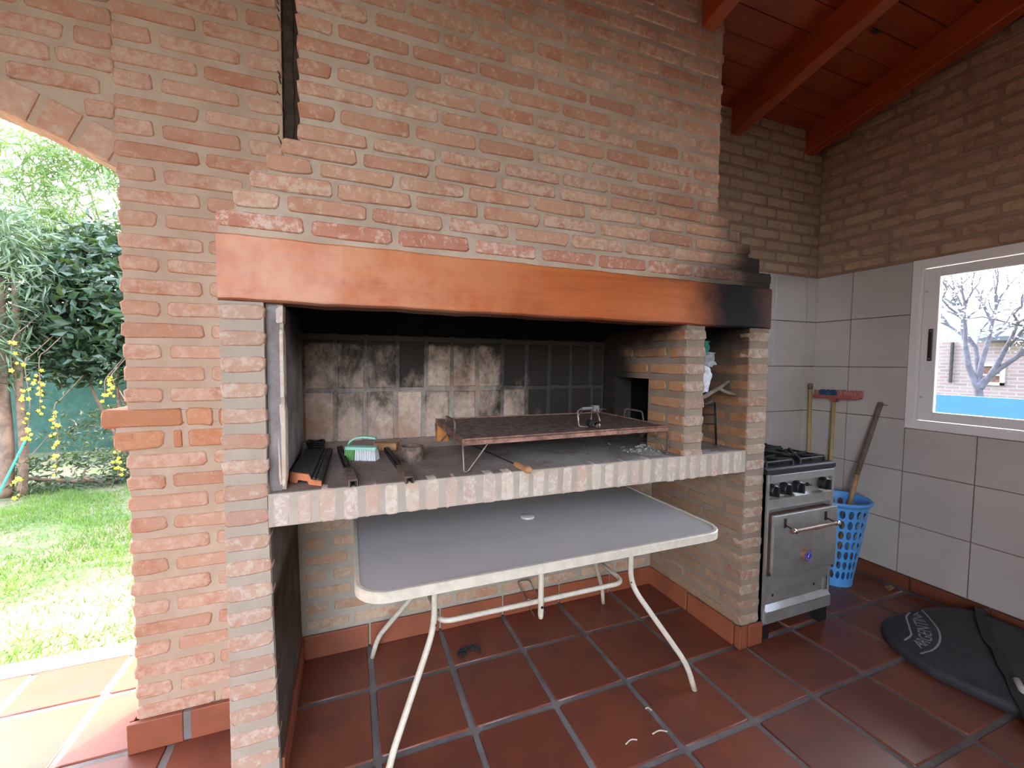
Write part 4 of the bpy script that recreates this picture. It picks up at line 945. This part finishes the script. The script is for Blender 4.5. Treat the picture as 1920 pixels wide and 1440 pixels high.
# ------------------------------------------------------------------ corner: brooms, basket, stick
b1 = thing('broom', 'yellow wooden broomstick standing in the tiled corner with its brown end up', 'broom', (3.345, .635, 0))
MB().tube([(3.345, .635, 0), (3.368, .672, 1.33)], .0125, 10).build('broomstick', M['pole'], b1, True)
MB().tube([(3.3675, .671, 1.31), (3.369, .674, 1.352), (3.369, .674, 1.358)], [.0165, .0175, .010], 10).build('end_cap', M['pole_dark'], b1, True)
b2 = thing('broom', 'upturned broom with red plastic head and blue bristles leaning in the corner', 'broom', (3.35, .48, 0))
MB().tube([(3.335, .46, 0), (3.380, .505, .8), (3.400, .515, 1.235)], .0125, 10).build('broomstick', M['pole'], b2, True)
MB().prism([(.335, 1.262), (.36, 1.252), (.49, 1.250), (.50, 1.222), (.53, 1.222), (.54, 1.250), (.655, 1.243), (.672, 1.262), (.66, 1.272), (.35, 1.276)], lambda u, v, w: (3.385 + .045 * w, u, v)).build('broom_head', M['red_plastic'], b2, bevel=.004)
def bristles(y0, y1, mat, name, h):
    m = MB()
    for i in range(int((y1 - y0) / .009)):
        for xx in (3.392, 3.403, 3.414, 3.424):
            y_ = y0 + .009 * i + U(-.002, .002); m.tube([(xx, y_, 1.27), (xx + U(-.004, .004), y_ + U(-.008, .008), 1.27 + h * U(.85, 1.1))], [.005, .006], 4)
    o = m.build(name, mat, b2); o['kind'] = 'stuff'; return o
bristles(.495, .625, M['teal_bristle'], 'blue_bristles', .042)['label'] = 'blue bristles'
bristles(.340, .495, M['pink_bristle'], 'pink_bristles', .045)['label'] = 'pinkish bristles'
bristles(.625, .665, M['pink_bristle'], 'pink_bristles', .035)['label'] = 'pinkish bristles'
bk = thing('laundry_basket', 'tall blue plastic basket with oval holes behind the stove', 'basket', (3.105, .285, 0))
nA, nZ = 22, 7; bx, by = 3.105, .285; br_ = lambda z: .100 + .080 * (z / .585)
m = MB(); t_ = .003
def bpnt(a, z, o=0): r = br_(z) + o; return (bx + r * math.cos(a), by + r * math.sin(a), z)
zs = [.05 + .072 * i for i in range(nZ + 1)]
for i in range(nA):                                  # each cell: a plate with an oval hole
    for j in range(nZ):
        a0, a1 = 2 * math.pi * i / nA, 2 * math.pi * (i + 1) / nA; am_, zm = (a0 + a1) / 2, (zs[j] + zs[j + 1]) / 2
        ou = [(a0, zs[j]), (am_, zs[j]), (a1, zs[j]), (a1, zm), (a1, zs[j + 1]), (am_, zs[j + 1]), (a0, zs[j + 1]), (a0, zm)]
        inn_ = []
        for k in range(8):
            t = R(225 + 45 * k); inn_.append((am_ + .36 * (a1 - a0) * math.cos(t), zm + .030 * math.sin(t)))
        m.add([bpnt(a, z) for a, z in ou] + [bpnt(a, z) for a, z in inn_] + [bpnt(a, z, -t_) for a, z in inn_], [(k, (k + 1) % 8, 8 + (k + 1) % 8, 8 + k) for k in range(8)] + [(8 + k, 8 + (k + 1) % 8, 16 + (k + 1) % 8, 16 + k) for k in range(8)])
m.build('lattice', M['basket_blue'], bk, fix=False)
MB().lathe([(.001, .002), (.099, .002), (.103, .0), (br_(.05), .05), (br_(.05) - .003, .05), (.097, .006), (.001, .006)], (bx, by, 0), 28, caps=False).build('base', M['basket_blue'], bk, True, angle=True)
MB().lathe([(br_(.55), .554), (br_(.55) + .004, .57), (br_(.585) + .012, .574), (br_(.585) + .014, .588), (br_(.585) + .006, .596), (br_(.585) - .004, .590), (br_(.55) - .004, .554)], (bx, by, 0), 32, caps=False).build('rim', M['basket_blue'], bk, True)
MB().lathe([(br_(.50) - .008, .50), (br_(.58) - .010, .585), (br_(.60) - .006, .66), (br_(.60) - .012, .66), (br_(.5) - .014, .5)], (bx, by, 0), 24, caps=False).add([bpnt(a, z, -.007) for z in (.585, .66) for a in (.6, .9, 1.2, 1.5, 1.8)], [(i, i + 1, i + 6, i + 5) for i in range(4)])
MB().add([(bx + .17 * math.cos(a), by + .17 * math.sin(a), z) for z in (.40, .595, .655) for a in [R(60 + 14 * i) for i in range(11)]], [(j * 11 + i, j * 11 + i + 1, j * 11 + i + 12, j * 11 + i + 11) for j in range(2) for i in range(10)]).build('lining_flap', M['basket_dark'], bk)
sk = thing('wooden_pole', 'worn broom handle with grey top leaning from the blue basket onto the wall', 'stick', (3.13, .30, .01))
MB().tube([(3.13, .315, .012), (3.275, .285, .62), (3.30, .279, .73)], .0145, 10).build('lower_shaft', M['pole_tan'], sk, True)
MB().tube([(3.30, .279, .73), (3.424, .224, 1.245)], [.0145, .0150], 10).build('upper_shaft', M['pole_dark'], sk, True)
MB().tube([(3.42, .215, 1.232), (3.425, .185, 1.228)], .002, 5).build('nail', M['dark_iron'], sk)

# ------------------------------------------------------------------ black padded bag on the floor with a shield print
bg_ = thing('padded_bag', 'black padded bag with grey shield print lying on the floor by the right wall', 'bag', (2.95, -.5, 0))
poly = bez([(2.715, -.205, 0), (2.640, -.275, 0), (2.598, -.360, 0), (2.565, -.47, 0), (2.580, -.62, 0), (2.610, -.77, 0), (2.66, -1.0, 0), (2.80, -1.22, 0), (3.10, -1.30, 0), (3.36, -1.2, 0), (3.415, -.9, 0), (3.41, -.40, 0), (3.36, -.25, 0), (3.15, -.185, 0), (2.95, -.165, 0), (2.80, -.168, 0), (2.715, -.205, 0)], 5)[:-1]
cxy = Vector((2.98, -.62, 0)); n = len(poly); m = MB(); vs_ = []
lev = [(1.0, .004), (1.012, .022), (1.0, .044), (.965, .058), (.85, .066), (.6, .072), (.3, .075)]
for s_, h in lev:
    for p in poly:
        q = cxy + (p - cxy) * s_; vs_.append((q.x, q.y, h + .005 * math.sin(q.x * 13 + 1) * math.sin(q.y * 11) * (h > .05)))
vs_.append((cxy.x, cxy.y, .076)); k = len(lev)
m.add(vs_, [(j * n + i, j * n + (i + 1) % n, (j + 1) * n + (i + 1) % n, (j + 1) * n + i) for j in range(k - 1) for i in range(n)] + [((k - 1) * n + i, (k - 1) * n + (i + 1) % n, k * n) for i in range(n)])
bb = m.build('bag_body', M['black_cloth'], bg_, True)
sp = [Vector(p) for p in ((3.40, -.33, .075), (3.30, -.375, .095), (3.20, -.42, .085), (3.03, -.508, .083), (2.94, -.57, .090), (2.82, -.635, .085), (2.735, -.69, .082), (2.65, -.735, .078), (2.56, -.80, .05), (2.53, -.83, .012))]
pa = bez(sp, 5); m = MB(); vs_ = []
for i, p in enumerate(pa):
    d = (pa[min(i + 1, len(pa) - 1)] - pa[max(i - 1, 0)]); s_ = Vector((-d.y, d.x, 0)).normalized() * .022
    for w, h in ((-1, 0), (-1, .006), (1, .006), (1, 0)): vs_.append(p + s_ * w + Vector((0, 0, h + .004 * math.sin(i * .7))))
m.add(vs_, [(i * 4 + j, i * 4 + (j + 1) % 4, i * 4 + 4 + (j + 1) % 4, i * 4 + 4 + j) for i in range(len(pa) - 1) for j in range(4)])
m.build('strap', M['strap'], bg_)
MB().tube([(2.735, -.70, .10), (2.69, -.735, .085), (2.665, -.755, .06)], [.012, .014, .010], 8).build('strap_end', M['cream_plastic'], bg_, True)
zp = .0735
def ribbon(m, pts, w):
    pts = [Vector(p) for p in pts]; vs_ = []
    for i, p in enumerate(pts):
        d = pts[min(i + 1, len(pts) - 1)] - pts[max(i - 1, 0)]; s_ = Vector((-d.y, d.x, 0)).normalized() * w
        vs_ += [p + s_, p - s_]
    m.add(vs_, [(2 * i, 2 * i + 1, 2 * i + 3, 2 * i + 2) for i in range(len(pts) - 1)])
from mathutils.bvhtree import BVHTree
_bv = BVHTree.FromPolygons([v for v in bb.data.vertices and [tuple(v.co) for v in bb.data.vertices]], [list(p.vertices) for p in bb.data.polygons])
def ontop(x, y, lift=.0012):
    h = _bv.ray_cast(Vector((x, y, .5)), Vector((0, 0, -1)))[0]; return Vector((x, y, (h.z if h else .06) + lift))
sh_ = MB()
crv = lambda P, k=8: [ontop(p.x, p.y) for p in bez([(x, y, 0) for x, y in P], k)]
ribbon(sh_, crv([(2.660, -.330), (2.735, -.322), (2.800, -.285), (2.925, -.212), (3.010, -.188)]), .0042)
ribbon(sh_, crv([(2.612, -.418), (2.700, -.428), (2.800, -.410), (2.900, -.365), (3.00, -.290), (3.095, -.205)]), .0042)
sh_.build('shield_outline', M['grey_print'], bg_, fix=False)
# lettering along the shield: the word reads from the near corner towards the wall
cu = bpy.data.curves.new('lettering', 'FONT'); cu.body = 'ARGENTINA'; cu.size = 1.0; cu.align_x = 'LEFT'
to = bpy.data.objects.new('lettering', cu); COL.objects.link(to)
dg = bpy.context.evaluated_depsgraph_get(); me = to.evaluated_get(dg).to_mesh()
tv = [v.co.copy() for v in me.vertices]; tf = [list(p.vertices) for p in me.polygons]; to.evaluated_get(dg).to_mesh_clear(); bpy.data.objects.remove(to)
wx = max(v.x for v in tv); hy = max(v.y for v in tv)
bl = bez([(2.655, -.405, 0), (2.765, -.398, 0), (2.87, -.350, 0), (2.965, -.283, 0), (3.055, -.208, 0)], 12); tl = bez([(2.690, -.345, 0), (2.755, -.338, 0), (2.835, -.292, 0), (2.930, -.232, 0), (3.005, -.205, 0)], 12)
def samp(P, t): t = min(max(t, 0), 1) * (len(P) - 1); i = min(int(t), len(P) - 2); return P[i].lerp(P[i + 1], t - i)
m = MB(); m.add([ontop(*(samp(bl, v.x / wx).lerp(samp(tl, v.x / wx), .08 + .84 * v.y / hy)).xy) for v in tv], tf); m.build('lettering', M['grey_print'], bg_, fix=False)

# ------------------------------------------------------------------ bits on the floor
m = MB(); rnd = random.Random(3)
for i in range(26):
    x, y = .505 + rnd.gauss(0, .032), .478 + rnd.gauss(0, .012); a = rnd.uniform(0, 3.1); l = rnd.uniform(.006, .022)
    m.tube([(x - l * math.cos(a), y - l * math.sin(a), .004), (x, y, .010 + rnd.random() * .008), (x + l * math.cos(a), y + l * math.sin(a), .004)], [.003, .007, .003], 5)
tag(m.build('charred_scrap', M['charred']), 'small black charred scrap on the tiles under the table', 'scrap', None, 'stuff')
for a, b, lab in (((1.085, -.262), (1.150, -.275), 'pale curved splinter on a floor tile below the table'), ((1.140, -.150), (1.160, -.168), 'tiny pale chip lying in the grout near the right table leg'), ((.955, -.262), (1.010, -.262), 'short pale twig on the tiles left of the curved splinter')):
    a, b = Vector((*a, .004)), Vector((*b, .004)); md = a.lerp(b, .5) + Vector((.004, .008, .001))
    tag(MB().tube(bez([a, md, b], 4), .0028, 5).build('twig', M['twig'], None, True), lab, 'twig')
tag(MB().prism([(0, 0), (.07, .01), (.085, .035), (.03, .04)], lambda u, v, w: (3.30 + u, .055 + v, .001 + .008 * w)).build('dry_leaf', M['pole_tan']), 'curled brown dry leaf on the floor by the right skirting', 'leaf')
wh = MB().tube(fillet([(1.035, .62, .004), (.952, .688, .195), (.900, .690, .198), (.878, .690, .19), (.96, .62, .004)], .015, 4), .0032, 6).tube([(.925, .655, .095), (.985, .655, .095)], .003, 6)
tag(wh.build('bent_wire', M['wire'], None, True), 'thin bent wire loop leaning on the back wall behind the table', 'wire')

# ------------------------------------------------------------------ outside: ground, lawn, hedge
def ground_mat():
    T = NT('lawn soil'); p = T.pos(); n1 = T.noise(p, 1.3, 4, .65); n2 = T.noise(p, 16, 4, .7)
    c = T.mix(T.mr(n1, .38, .62), (0.045, 0.085, 0.018), (0.11, 0.095, 0.06)); c = T.mix(T.mr(n2, .4, .7, 0, .6), c, (0.15, 0.14, 0.08))
    T.set(Base_Color=c, Roughness=0.95); T.bump(n2, .6, .03); return T.m
M['lawn'] = ground_mat()
M['grass'] = None
def leaf_mat(name, c1, c2, rough=0.5, trans=0.3):
    T = NT(name); p = T.pos(); n1 = T.noise(p, 2.2, 3, .6); n2 = T.noise(p, 30, 2, .6)
    c = T.mix(T.mr(T.math('ADD', T.math('MULTIPLY', n1, .6), T.math('MULTIPLY', n2, .4)), .38, .62), c1, c2)
    T.set(Base_Color=c, Roughness=rough)
    tl_ = T.n('BsdfTranslucent'); T.put(tl_.inputs[0], T.mix(.5, c, (.35, .5, .08))); mx = T.n('MixShader'); mx.inputs[0].default_value = trans
    T.put(mx.inputs[1], T.b.outputs[0]); T.put(mx.inputs[2], tl_.outputs[0]); T.put(T.out.inputs[0], mx.outputs[0]); return T.m
M['grass'] = leaf_mat('grass blades', (0.045, 0.12, 0.014), (0.10, 0.19, 0.024), .6, .35)
M['leaf_dark'] = leaf_mat('dark glossy leaf', (0.010, 0.030, 0.017), (0.030, 0.066, 0.034), .4, .12)
M['leaf_grey'] = leaf_mat('grey green willow leaf', (0.045, 0.080, 0.050), (0.10, 0.15, 0.09), .5, .25)
M['leaf_pale'] = leaf_mat('pale willow leaf', (0.06, 0.12, 0.04), (0.13, 0.20, 0.08), .5, .35)
M['leaf_ivy'] = leaf_mat('ivy leaf', (0.010, 0.026, 0.013), (0.028, 0.055, 0.025), .5, .15)
M['yellow'] = simple('yellow petals', (0.85, 0.68, 0.02), 0.6)
M['bark'] = simple('grey brown bark', (0.12, 0.075, 0.05), 0.9, 0, .4, 8, .5)
M['green_wall'] = mortar_mat('green painted wall', (0.03, 0.075, 0.058), (0.05, 0.10, 0.08))
M['pave_edge'] = mortar_mat('pale concrete kerb', (0.38, 0.34, 0.30), (0.46, 0.42, 0.38))
gd = MB().box(-45, -1.0, -30, 45, -.30, -.045).box(-45, 45, -45, -3.8, -.30, -.045).box(3.6, 45, -3.8, 45, -.3, -.045).box(-1.0, 3.6, 0.9, 45, -.3, -.045).build('ground', M['lawn']); struct(gd, 'lawn and bare soil around the room')
pv = MB().box(-4.6, -0.82, 1.05, 1.17, -.12, .004).build('kerb', M['pave_edge']); struct(pv, 'pale concrete kerb between patio tiles and lawn')
for i in range(-12, 0):
    for j in range(-1, 2):
        pass
rnd = random.Random(11); gm = MB()
for i in range(17000):
    t = rnd.random() ** 0.9; y = 1.17 + 3.9 * t; xl = -1.55 - .575 * (y - 1.1) - .5; xr_ = -1.0 - .42 * (y - 1.1) + .55
    x = rnd.uniform(xl, xr_)
    d = math.sin(x * 3.1 + 1) * math.sin(y * 2.7) + math.sin(x * 7 + y * 5) * .4
    if d < -.35 and rnd.random() < .7: continue
    h = rnd.uniform(.025, .075) * (1.1 if d > 0 else .7); a = rnd.uniform(0, 6.28); w = rnd.uniform(.003, .006); lx, ly = rnd.gauss(0, .025), rnd.gauss(0, .025)
    z0 = -.05; ca, sa = w * math.cos(a), w * math.sin(a)
    gm.add([(x - ca, y - sa, z0), (x + ca, y + sa, z0), (x + lx, y + ly, z0 + h)], [(0, 1, 2)])
tag(gm.build('grass', M['grass'], None, fix=False), 'bright green lawn grass beyond the arch', 'grass', None, 'stuff')
gw = MB().box(-9, 2.5, 7.6, 7.75, -.05, 2.0).build('garden_wall', M['green_wall']); struct(gw, 'green painted boundary wall behind the hedge')

def leaf_cloud(m, pts, size, rnd, long=1.0, droop=0.0, fold=.25):
    for p in pts:
        l = size * rnd.uniform(.6, 1.25); w = l * .5 / long; d = Vector((rnd.gauss(0, 1), rnd.gauss(0, 1), rnd.gauss(0, .7) - droop)).normalized()
        s_ = d.cross(Vector((rnd.gauss(0, 1), rnd.gauss(0, 1), rnd.gauss(0, 1)))).normalized(); n_ = d.cross(s_)
        p = Vector(p); a, b = p, p + d * l; c = p + d * l * .45
        m.add([a, c + s_ * w * .5 + n_ * w * fold, b, c - s_ * w * .5 + n_ * w * fold], [(0, 1, 2), (0, 2, 3)])
def blob_pts(rnd, n, c, r, shell=.6):
    out = []
    while len(out) < n:
        v = Vector((rnd.gauss(0, 1), rnd.gauss(0, 1), rnd.gauss(0, 1))).normalized() * (shell + (1 - shell) * rnd.random())
        out.append((c[0] + v.x * r[0], c[1] + v.y * r[1], max(.0, c[2] + v.z * r[2])))
    return out
def shrub(name, label, cat, base, blobs, nleaf, size, mat, seed, long=1.0, droop=0.0, stems=5, group=None):
    rnd = random.Random(seed); t = thing(name, label, cat, (base[0], base[1], -.045), group)
    m = MB(); tot = sum(b[1][0] * b[1][1] * b[1][2] for b in blobs) ; leafs = []
    for c, r in blobs: leafs += blob_pts(rnd, int(nleaf * r[0] * r[1] * r[2] / tot) + 1, c, r)
    leaf_cloud(m, leafs, size, rnd, long, droop); o = m.build('foliage', mat, t, fix=False); o['kind'] = 'stuff'
    sm = MB()
    for i in range(stems):
        c, r = blobs[i % len(blobs)]; sm.tube(bez([(base[0] + rnd.uniform(-.1, .1), base[1] + rnd.uniform(-.1, .1), -.05), ((base[0] + c[0]) / 2, (base[1] + c[1]) / 2, c[2] * .5), (c[0] + rnd.uniform(-.3, .3) * r[0], c[1] + rnd.uniform(-.3, .3) * r[1], c[2] + .2 * r[2])], 5), [.03 - .0022 * k for k in range(11)], 6)
    sm.build('stems', M['bark'], t, True); return t
shrub('leafy_shrub', 'dense dark green broad-leaved shrub beyond the lawn', 'shrub', (-2.75, 5.4), [((-2.95, 5.3, 2.1), (.75, .55, .95)), ((-2.3, 5.5, 2.0), (.7, .55, 1.0)), ((-3.3, 5.4, 1.6), (.5, .45, .5)), ((-1.7, 5.7, 1.9), (.7, .6, 1.1)), ((-2.9, 5.7, 2.5), (1.0, .5, .9)), ((-4.0, 6.0, 2.3), (1.0, .5, 1.0)), ((-2.0, 5.9, 2.6), (.9, .5, .9))], 14000, .145, M['leaf_dark'], 21)
shrub('willow_shrub', 'grey-green drooping long-leaved shrub at the left edge of the garden', 'shrub', (-3.9, 5.0), [((-3.75, 4.9, 2.35), (.55, .5, .75)), ((-3.85, 4.8, 1.55), (.45, .4, .5)), ((-4.5, 5.0, 2.2), (.7, .6, .9)), ((-3.9, 5.1, 2.9), (.7, .5, .5))], 6500, .20, M['leaf_grey'], 22, 4.0, .9)
shrub('willow_tree', 'tall pale green willow crown above the dark shrub', 'tree', (-3.0, 6.9), [((-3.4, 6.6, 3.9), (1.1, .7, .8)), ((-2.4, 6.7, 3.7), (1.0, .7, .8)), ((-4.6, 6.6, 4.0), (1.1, .7, .9)), ((-3.0, 6.8, 4.8), (1.4, .7, .7)), ((-1.6, 6.9, 3.9), (.9, .7, .8)), ((-2.4, 6.6, 6.0), (1.6, .9, 1.0)), ((-.6, 6.8, 5.6), (1.3, .9, 1.1)), ((.8, 6.6, 5.2), (1.2, .9, 1.2))], 26000, .22, M['leaf_pale'], 23, 4.5, .8, 7)
shrub('ground_ivy', 'low ivy covering the ground at the foot of the green wall', 'ivy', (-2.9, 5.0), [((-3.2, 5.0, .10), (.8, .35, .28)), ((-2.3, 5.2, .12), (.7, .35, .30)), ((-4.2, 5.1, .15), (.7, .35, .3)), ((-2.8, 5.6, .5), (1.0, .25, .45))], 3600, .075, M['leaf_ivy'], 24, 1.2, .2, 3)
vn = thing('flowering_vine', 'climbing vine with hanging chains of small yellow flowers', 'vine', (-3.15, 4.85, -.045))
rnd = random.Random(31); vm, fm, lm2 = MB(), MB(), MB()
for (x, y, z0, z1, nf) in ((-3.42, 4.62, 1.72, 1.30, 5), (-3.33, 4.60, 1.45, .55, 22), (-3.22, 4.62, 1.50, .85, 14), (-3.13, 4.65, .95, .18, 18), (-2.66, 4.75, 1.30, 1.05, 12), (-2.62, 4.75, .45, .10, 12), (-3.38, 4.55, .30, -.02, 7), (-3.6, 4.6, 1.62, 1.4, 8), (-2.72, 4.75, 1.25, 1.0, 4)):
    pth = bez([(x + .1, y + .35, z0 + .35), (x + .02, y + .1, z0 + .1), (x, y, z0), (x + rnd.uniform(-.03, .03), y, (z0 + z1) / 2), (x - .02, y, z1)], 5); vm.tube(pth, .005, 5)
    for i in range(nf):
        t = rnd.random(); p = Vector((x + rnd.gauss(0, .022), y - .02 + rnd.gauss(0, .02), z0 + (z1 - z0) * t))
        a, b = Vector((rnd.gauss(0, 1), rnd.gauss(0, .4), rnd.gauss(0, 1))).normalized(), None; b = Vector((rnd.gauss(0, .3), -1, rnd.gauss(0, .3))).normalized(); a = (a - b * a.dot(b)).normalized(); c = a.cross(b); s_ = rnd.uniform(.017, .027)
        vs_ = [p + b * .004] + [p + s_ * (1 if k % 2 == 0 else .62) * (math.cos(k * math.pi / 5) * a + math.sin(k * math.pi / 5) * c) for k in range(10)]
        fm.add(vs_, [(0, 1 + k, 1 + (k + 1) % 10) for k in range(10)])
    leaf_cloud(lm2, [(x + rnd.gauss(0, .05), y + rnd.gauss(.03, .03), rnd.uniform(z1, z0 + .2)) for _ in range(40)], .06, rnd, 1.4, .4)
vm.build('vine_stems', M['bark'], vn, True); fm.build('flowers', M['yellow'], vn, fix=False)['kind'] = 'stuff'; lm2.build('foliage', M['leaf_ivy'], vn, fix=False)['kind'] = 'stuff'
for k, (x, r0, lab) in enumerate(((-3.62, .06, 'thick leaning tree trunk at the far left of the lawn'), (-3.49, .045, 'slimmer reddish tree trunk right beside the thick one'))):
    tag(MB().tube(bez([(x, 4.75, -.06), (x + .02, 4.78, .5), (x - .03, 4.85, 1.2), (x - .1, 5.0, 2.4)], 5), [r0 * (1 - .02 * i) for i in range(16)], 9).build('tree_trunk', M['bark'], None, True), lab, 'trunk')
tag(MB().tube([(-3.60, 4.55, -.05), (-3.34, 4.58, .62)], .011, 6).build('garden_stake', simple('teal plastic stake', (.03, .36, .28), .5)), 'leaning teal garden stake among the ivy', 'stake')

shrub('shade_hedge', 'unseen tall hedge added behind the brick pillar to shade the lawn', 'hedge', (.3, 5.6), [((-.9, 5.7, 2.6), (.9, .6, 1.5)), ((.5, 5.6, 2.8), (1.0, .6, 1.6)), ((1.9, 5.6, 2.7), (1.0, .6, 1.5)), ((.6, 5.7, 1.2), (2.2, .6, 1.0)), ((-.2, 5.7, 4.3), (1.0, .6, .9)), ((1.4, 5.6, 4.4), (1.0, .6, .9))], 9000, .24, M['leaf_dark'], 41, 1.3, .2, 6)  # out-of-view hedge mass added so its shadow falls on the lawn
# ------------------------------------------------------------------ outside the window
M['pool_blue'] = simple('turquoise fence sheet', (0.002, 0.065, 0.125), 0.5, 0, .08, 2)
M['far_brick'] = None
def far_brick():
    T = NT('neighbour brickwork'); tc = T.pos(); bt = T.t.nodes.new('ShaderNodeTexBrick')
    sep = T.n('SeparateXYZ'); T.put(sep.inputs[0], tc); cmb = T.n('CombineXYZ', i_0=sep.outputs[1], i_1=sep.outputs[2], i_2=0.0)
    T.put(bt.inputs['Vector'], cmb.outputs[0]); bt.inputs['Scale'].default_value = 1.0; bt.inputs['Brick Width'].default_value = .27; bt.inputs['Row Height'].default_value = .085; bt.inputs['Mortar Size'].default_value = .014
    bt.inputs['Color1'].default_value = (.17, .11, .10, 1); bt.inputs['Color2'].default_value = (.21, .14, .125, 1); bt.inputs['Mortar'].default_value = (.21, .18, .17, 1)
    T.set(Base_Color=bt.outputs[0], Roughness=.9); return T.m
M['far_brick'] = far_brick(); M['far_roof'] = simple('slate roof', (.06, .065, .08), .8, 0, .2, 3); M['blossom'] = leaf_mat('pale blossom', (.50, .44, .44), (.62, .56, .56), .7, .3)
M['far_wall'] = mortar_mat('pale gable render', (.22, .215, .22), (.25, .245, .25))
fn = MB().box(9.0, 9.06, -4, 7, -.05, 1.04).build('sheet_fence', M['pool_blue'], None); tag(fn, 'turquoise sheet fence seen through the window', 'fence')
hs_ = thing('neighbour_house', 'pale brick house with dark roof beyond the turquoise fence', 'house', (15, 4, -.045))
MB().box(14.0, 19, -4, 9, -.05, 2.12).build('wall', M['far_brick'], hs_)
MB().hexa([(13.7, -4.2, 2.10), (16.5, -4.2, 2.75), (16.5, 3.7, 2.75), (13.7, 3.7, 2.10)], [(13.7, -4.2, 2.2), (16.5, -4.2, 2.87), (16.5, 3.7, 2.87), (13.7, 3.7, 2.2)]).build('roof', M['far_roof'], hs_)
MB().add([(14.05, 3.72, 2.1), (14.05, 9, 2.1), (14.05, 9, 4.0), (14.05, 5.2, 4.0), (14.05, 3.72, 3.3), (19, 3.72, 2.1), (19, 9, 2.1), (19, 9, 4.0), (19, 5.2, 4.0), (19, 3.72, 3.3)], [(0, 1, 2, 3, 4), (5, 6, 7, 8, 9), (0, 4, 9, 5), (4, 3, 8, 9), (3, 2, 7, 8)]).build('gable_wall', M['far_wall'], hs_)
fw = MB()
for a in ((3.30, 3.36, 1.08, 1.58), (3.68, 3.74, 1.08, 1.58), (3.30, 3.74, 1.08, 1.14), (3.30, 3.74, 1.52, 1.58), (3.34, 3.70, 1.30, 1.33)): fw.box(13.94, 14.0, *a)
fw.build('window_frame', M['alu_white'], hs_); MB().box(13.98, 13.99, 3.34, 3.70, 1.12, 1.54).build('window_pane', M['oven_gap'], hs_)
MB().tube([(13.94, 4.21, 1.1), (13.94, 4.21, 2.1)], .035, 8).build('drain_pipe', M['dark_iron'], hs_)
tr = thing('blossom_tree', 'bare branched tree with pale blossom outside the window', 'tree', (11, 2.55, -.045))
rnd = random.Random(77); tm = MB(); tips = []
def branch(p, d, l, r, depth):
    q = Vector(p) + d * l; md = Vector(p).lerp(q, .5) + Vector((rnd.gauss(0, .03), rnd.gauss(0, .03), rnd.gauss(0, .03)))
    tm.tube([p, md, q], [r, r * .85, r * .7], 6 if depth < 3 else 4, caps=False)
    if depth >= 2: tips.extend([Vector(p).lerp(q, t) for t in (.3, .6, .9)])
    if depth < 5:
        for _ in range(3 if depth < 3 else 2):
            nd = (d + Vector((rnd.gauss(0, .45), rnd.gauss(0, .5), rnd.gauss(.12, .35)))).normalized(); branch(q, nd, l * rnd.uniform(.62, .85), r * .62, depth + 1)
branch(Vector((11, 2.56, -.05)), Vector((0, .03, 1)).normalized(), 1.2, .085, 0)
branch(Vector((11, 2.60, 1.1)), Vector((.05, .28, 1)).normalized(), .85, .055, 1); branch(Vector((11, 2.56, 1.1)), Vector((0, -.35, .9)).normalized(), .75, .05, 1)
tm.build('branches', simple('grey bark', (.065, .058, .07), .9, 0, .3, 8), tr, True)
bm2 = MB(); leaf_cloud(bm2, [t + Vector((rnd.gauss(0, .08), rnd.gauss(0, .08), rnd.gauss(0, .08))) for t in tips for _ in range(4)], .075, rnd, 1.2, 0); o = bm2.build('blossom', M['blossom'], tr, fix=False); o['kind'] = 'stuff'
struct(MB().box(3.63, 8.6, -3.8, 6, -.12, -.02).build('bounce_strip', M['pave_edge']), 'unseen pale strip added outside the window to bounce sunlight in')  # pale strip below the sill, added to bounce sun through the window
# unseen walls added behind the camera; their opening shapes the daylight
wf = MB().box(-0.1, 3.62, -3.05, -2.9, -.05, 4.3).box(-1.95, -0.1, -3.05, -2.9, 3.3, 4.3).build('light_wall_front', M['mortar_brown']); struct(wf, 'unseen front wall added to limit the daylight, wide opening on the left')
ws = MB().box(-2.1, -1.95, -3.05, 0.43, -.05, 4.3).build('light_wall_side', M['mortar_brown']); struct(ws, 'unseen side wall added left of the camera to cut side light')
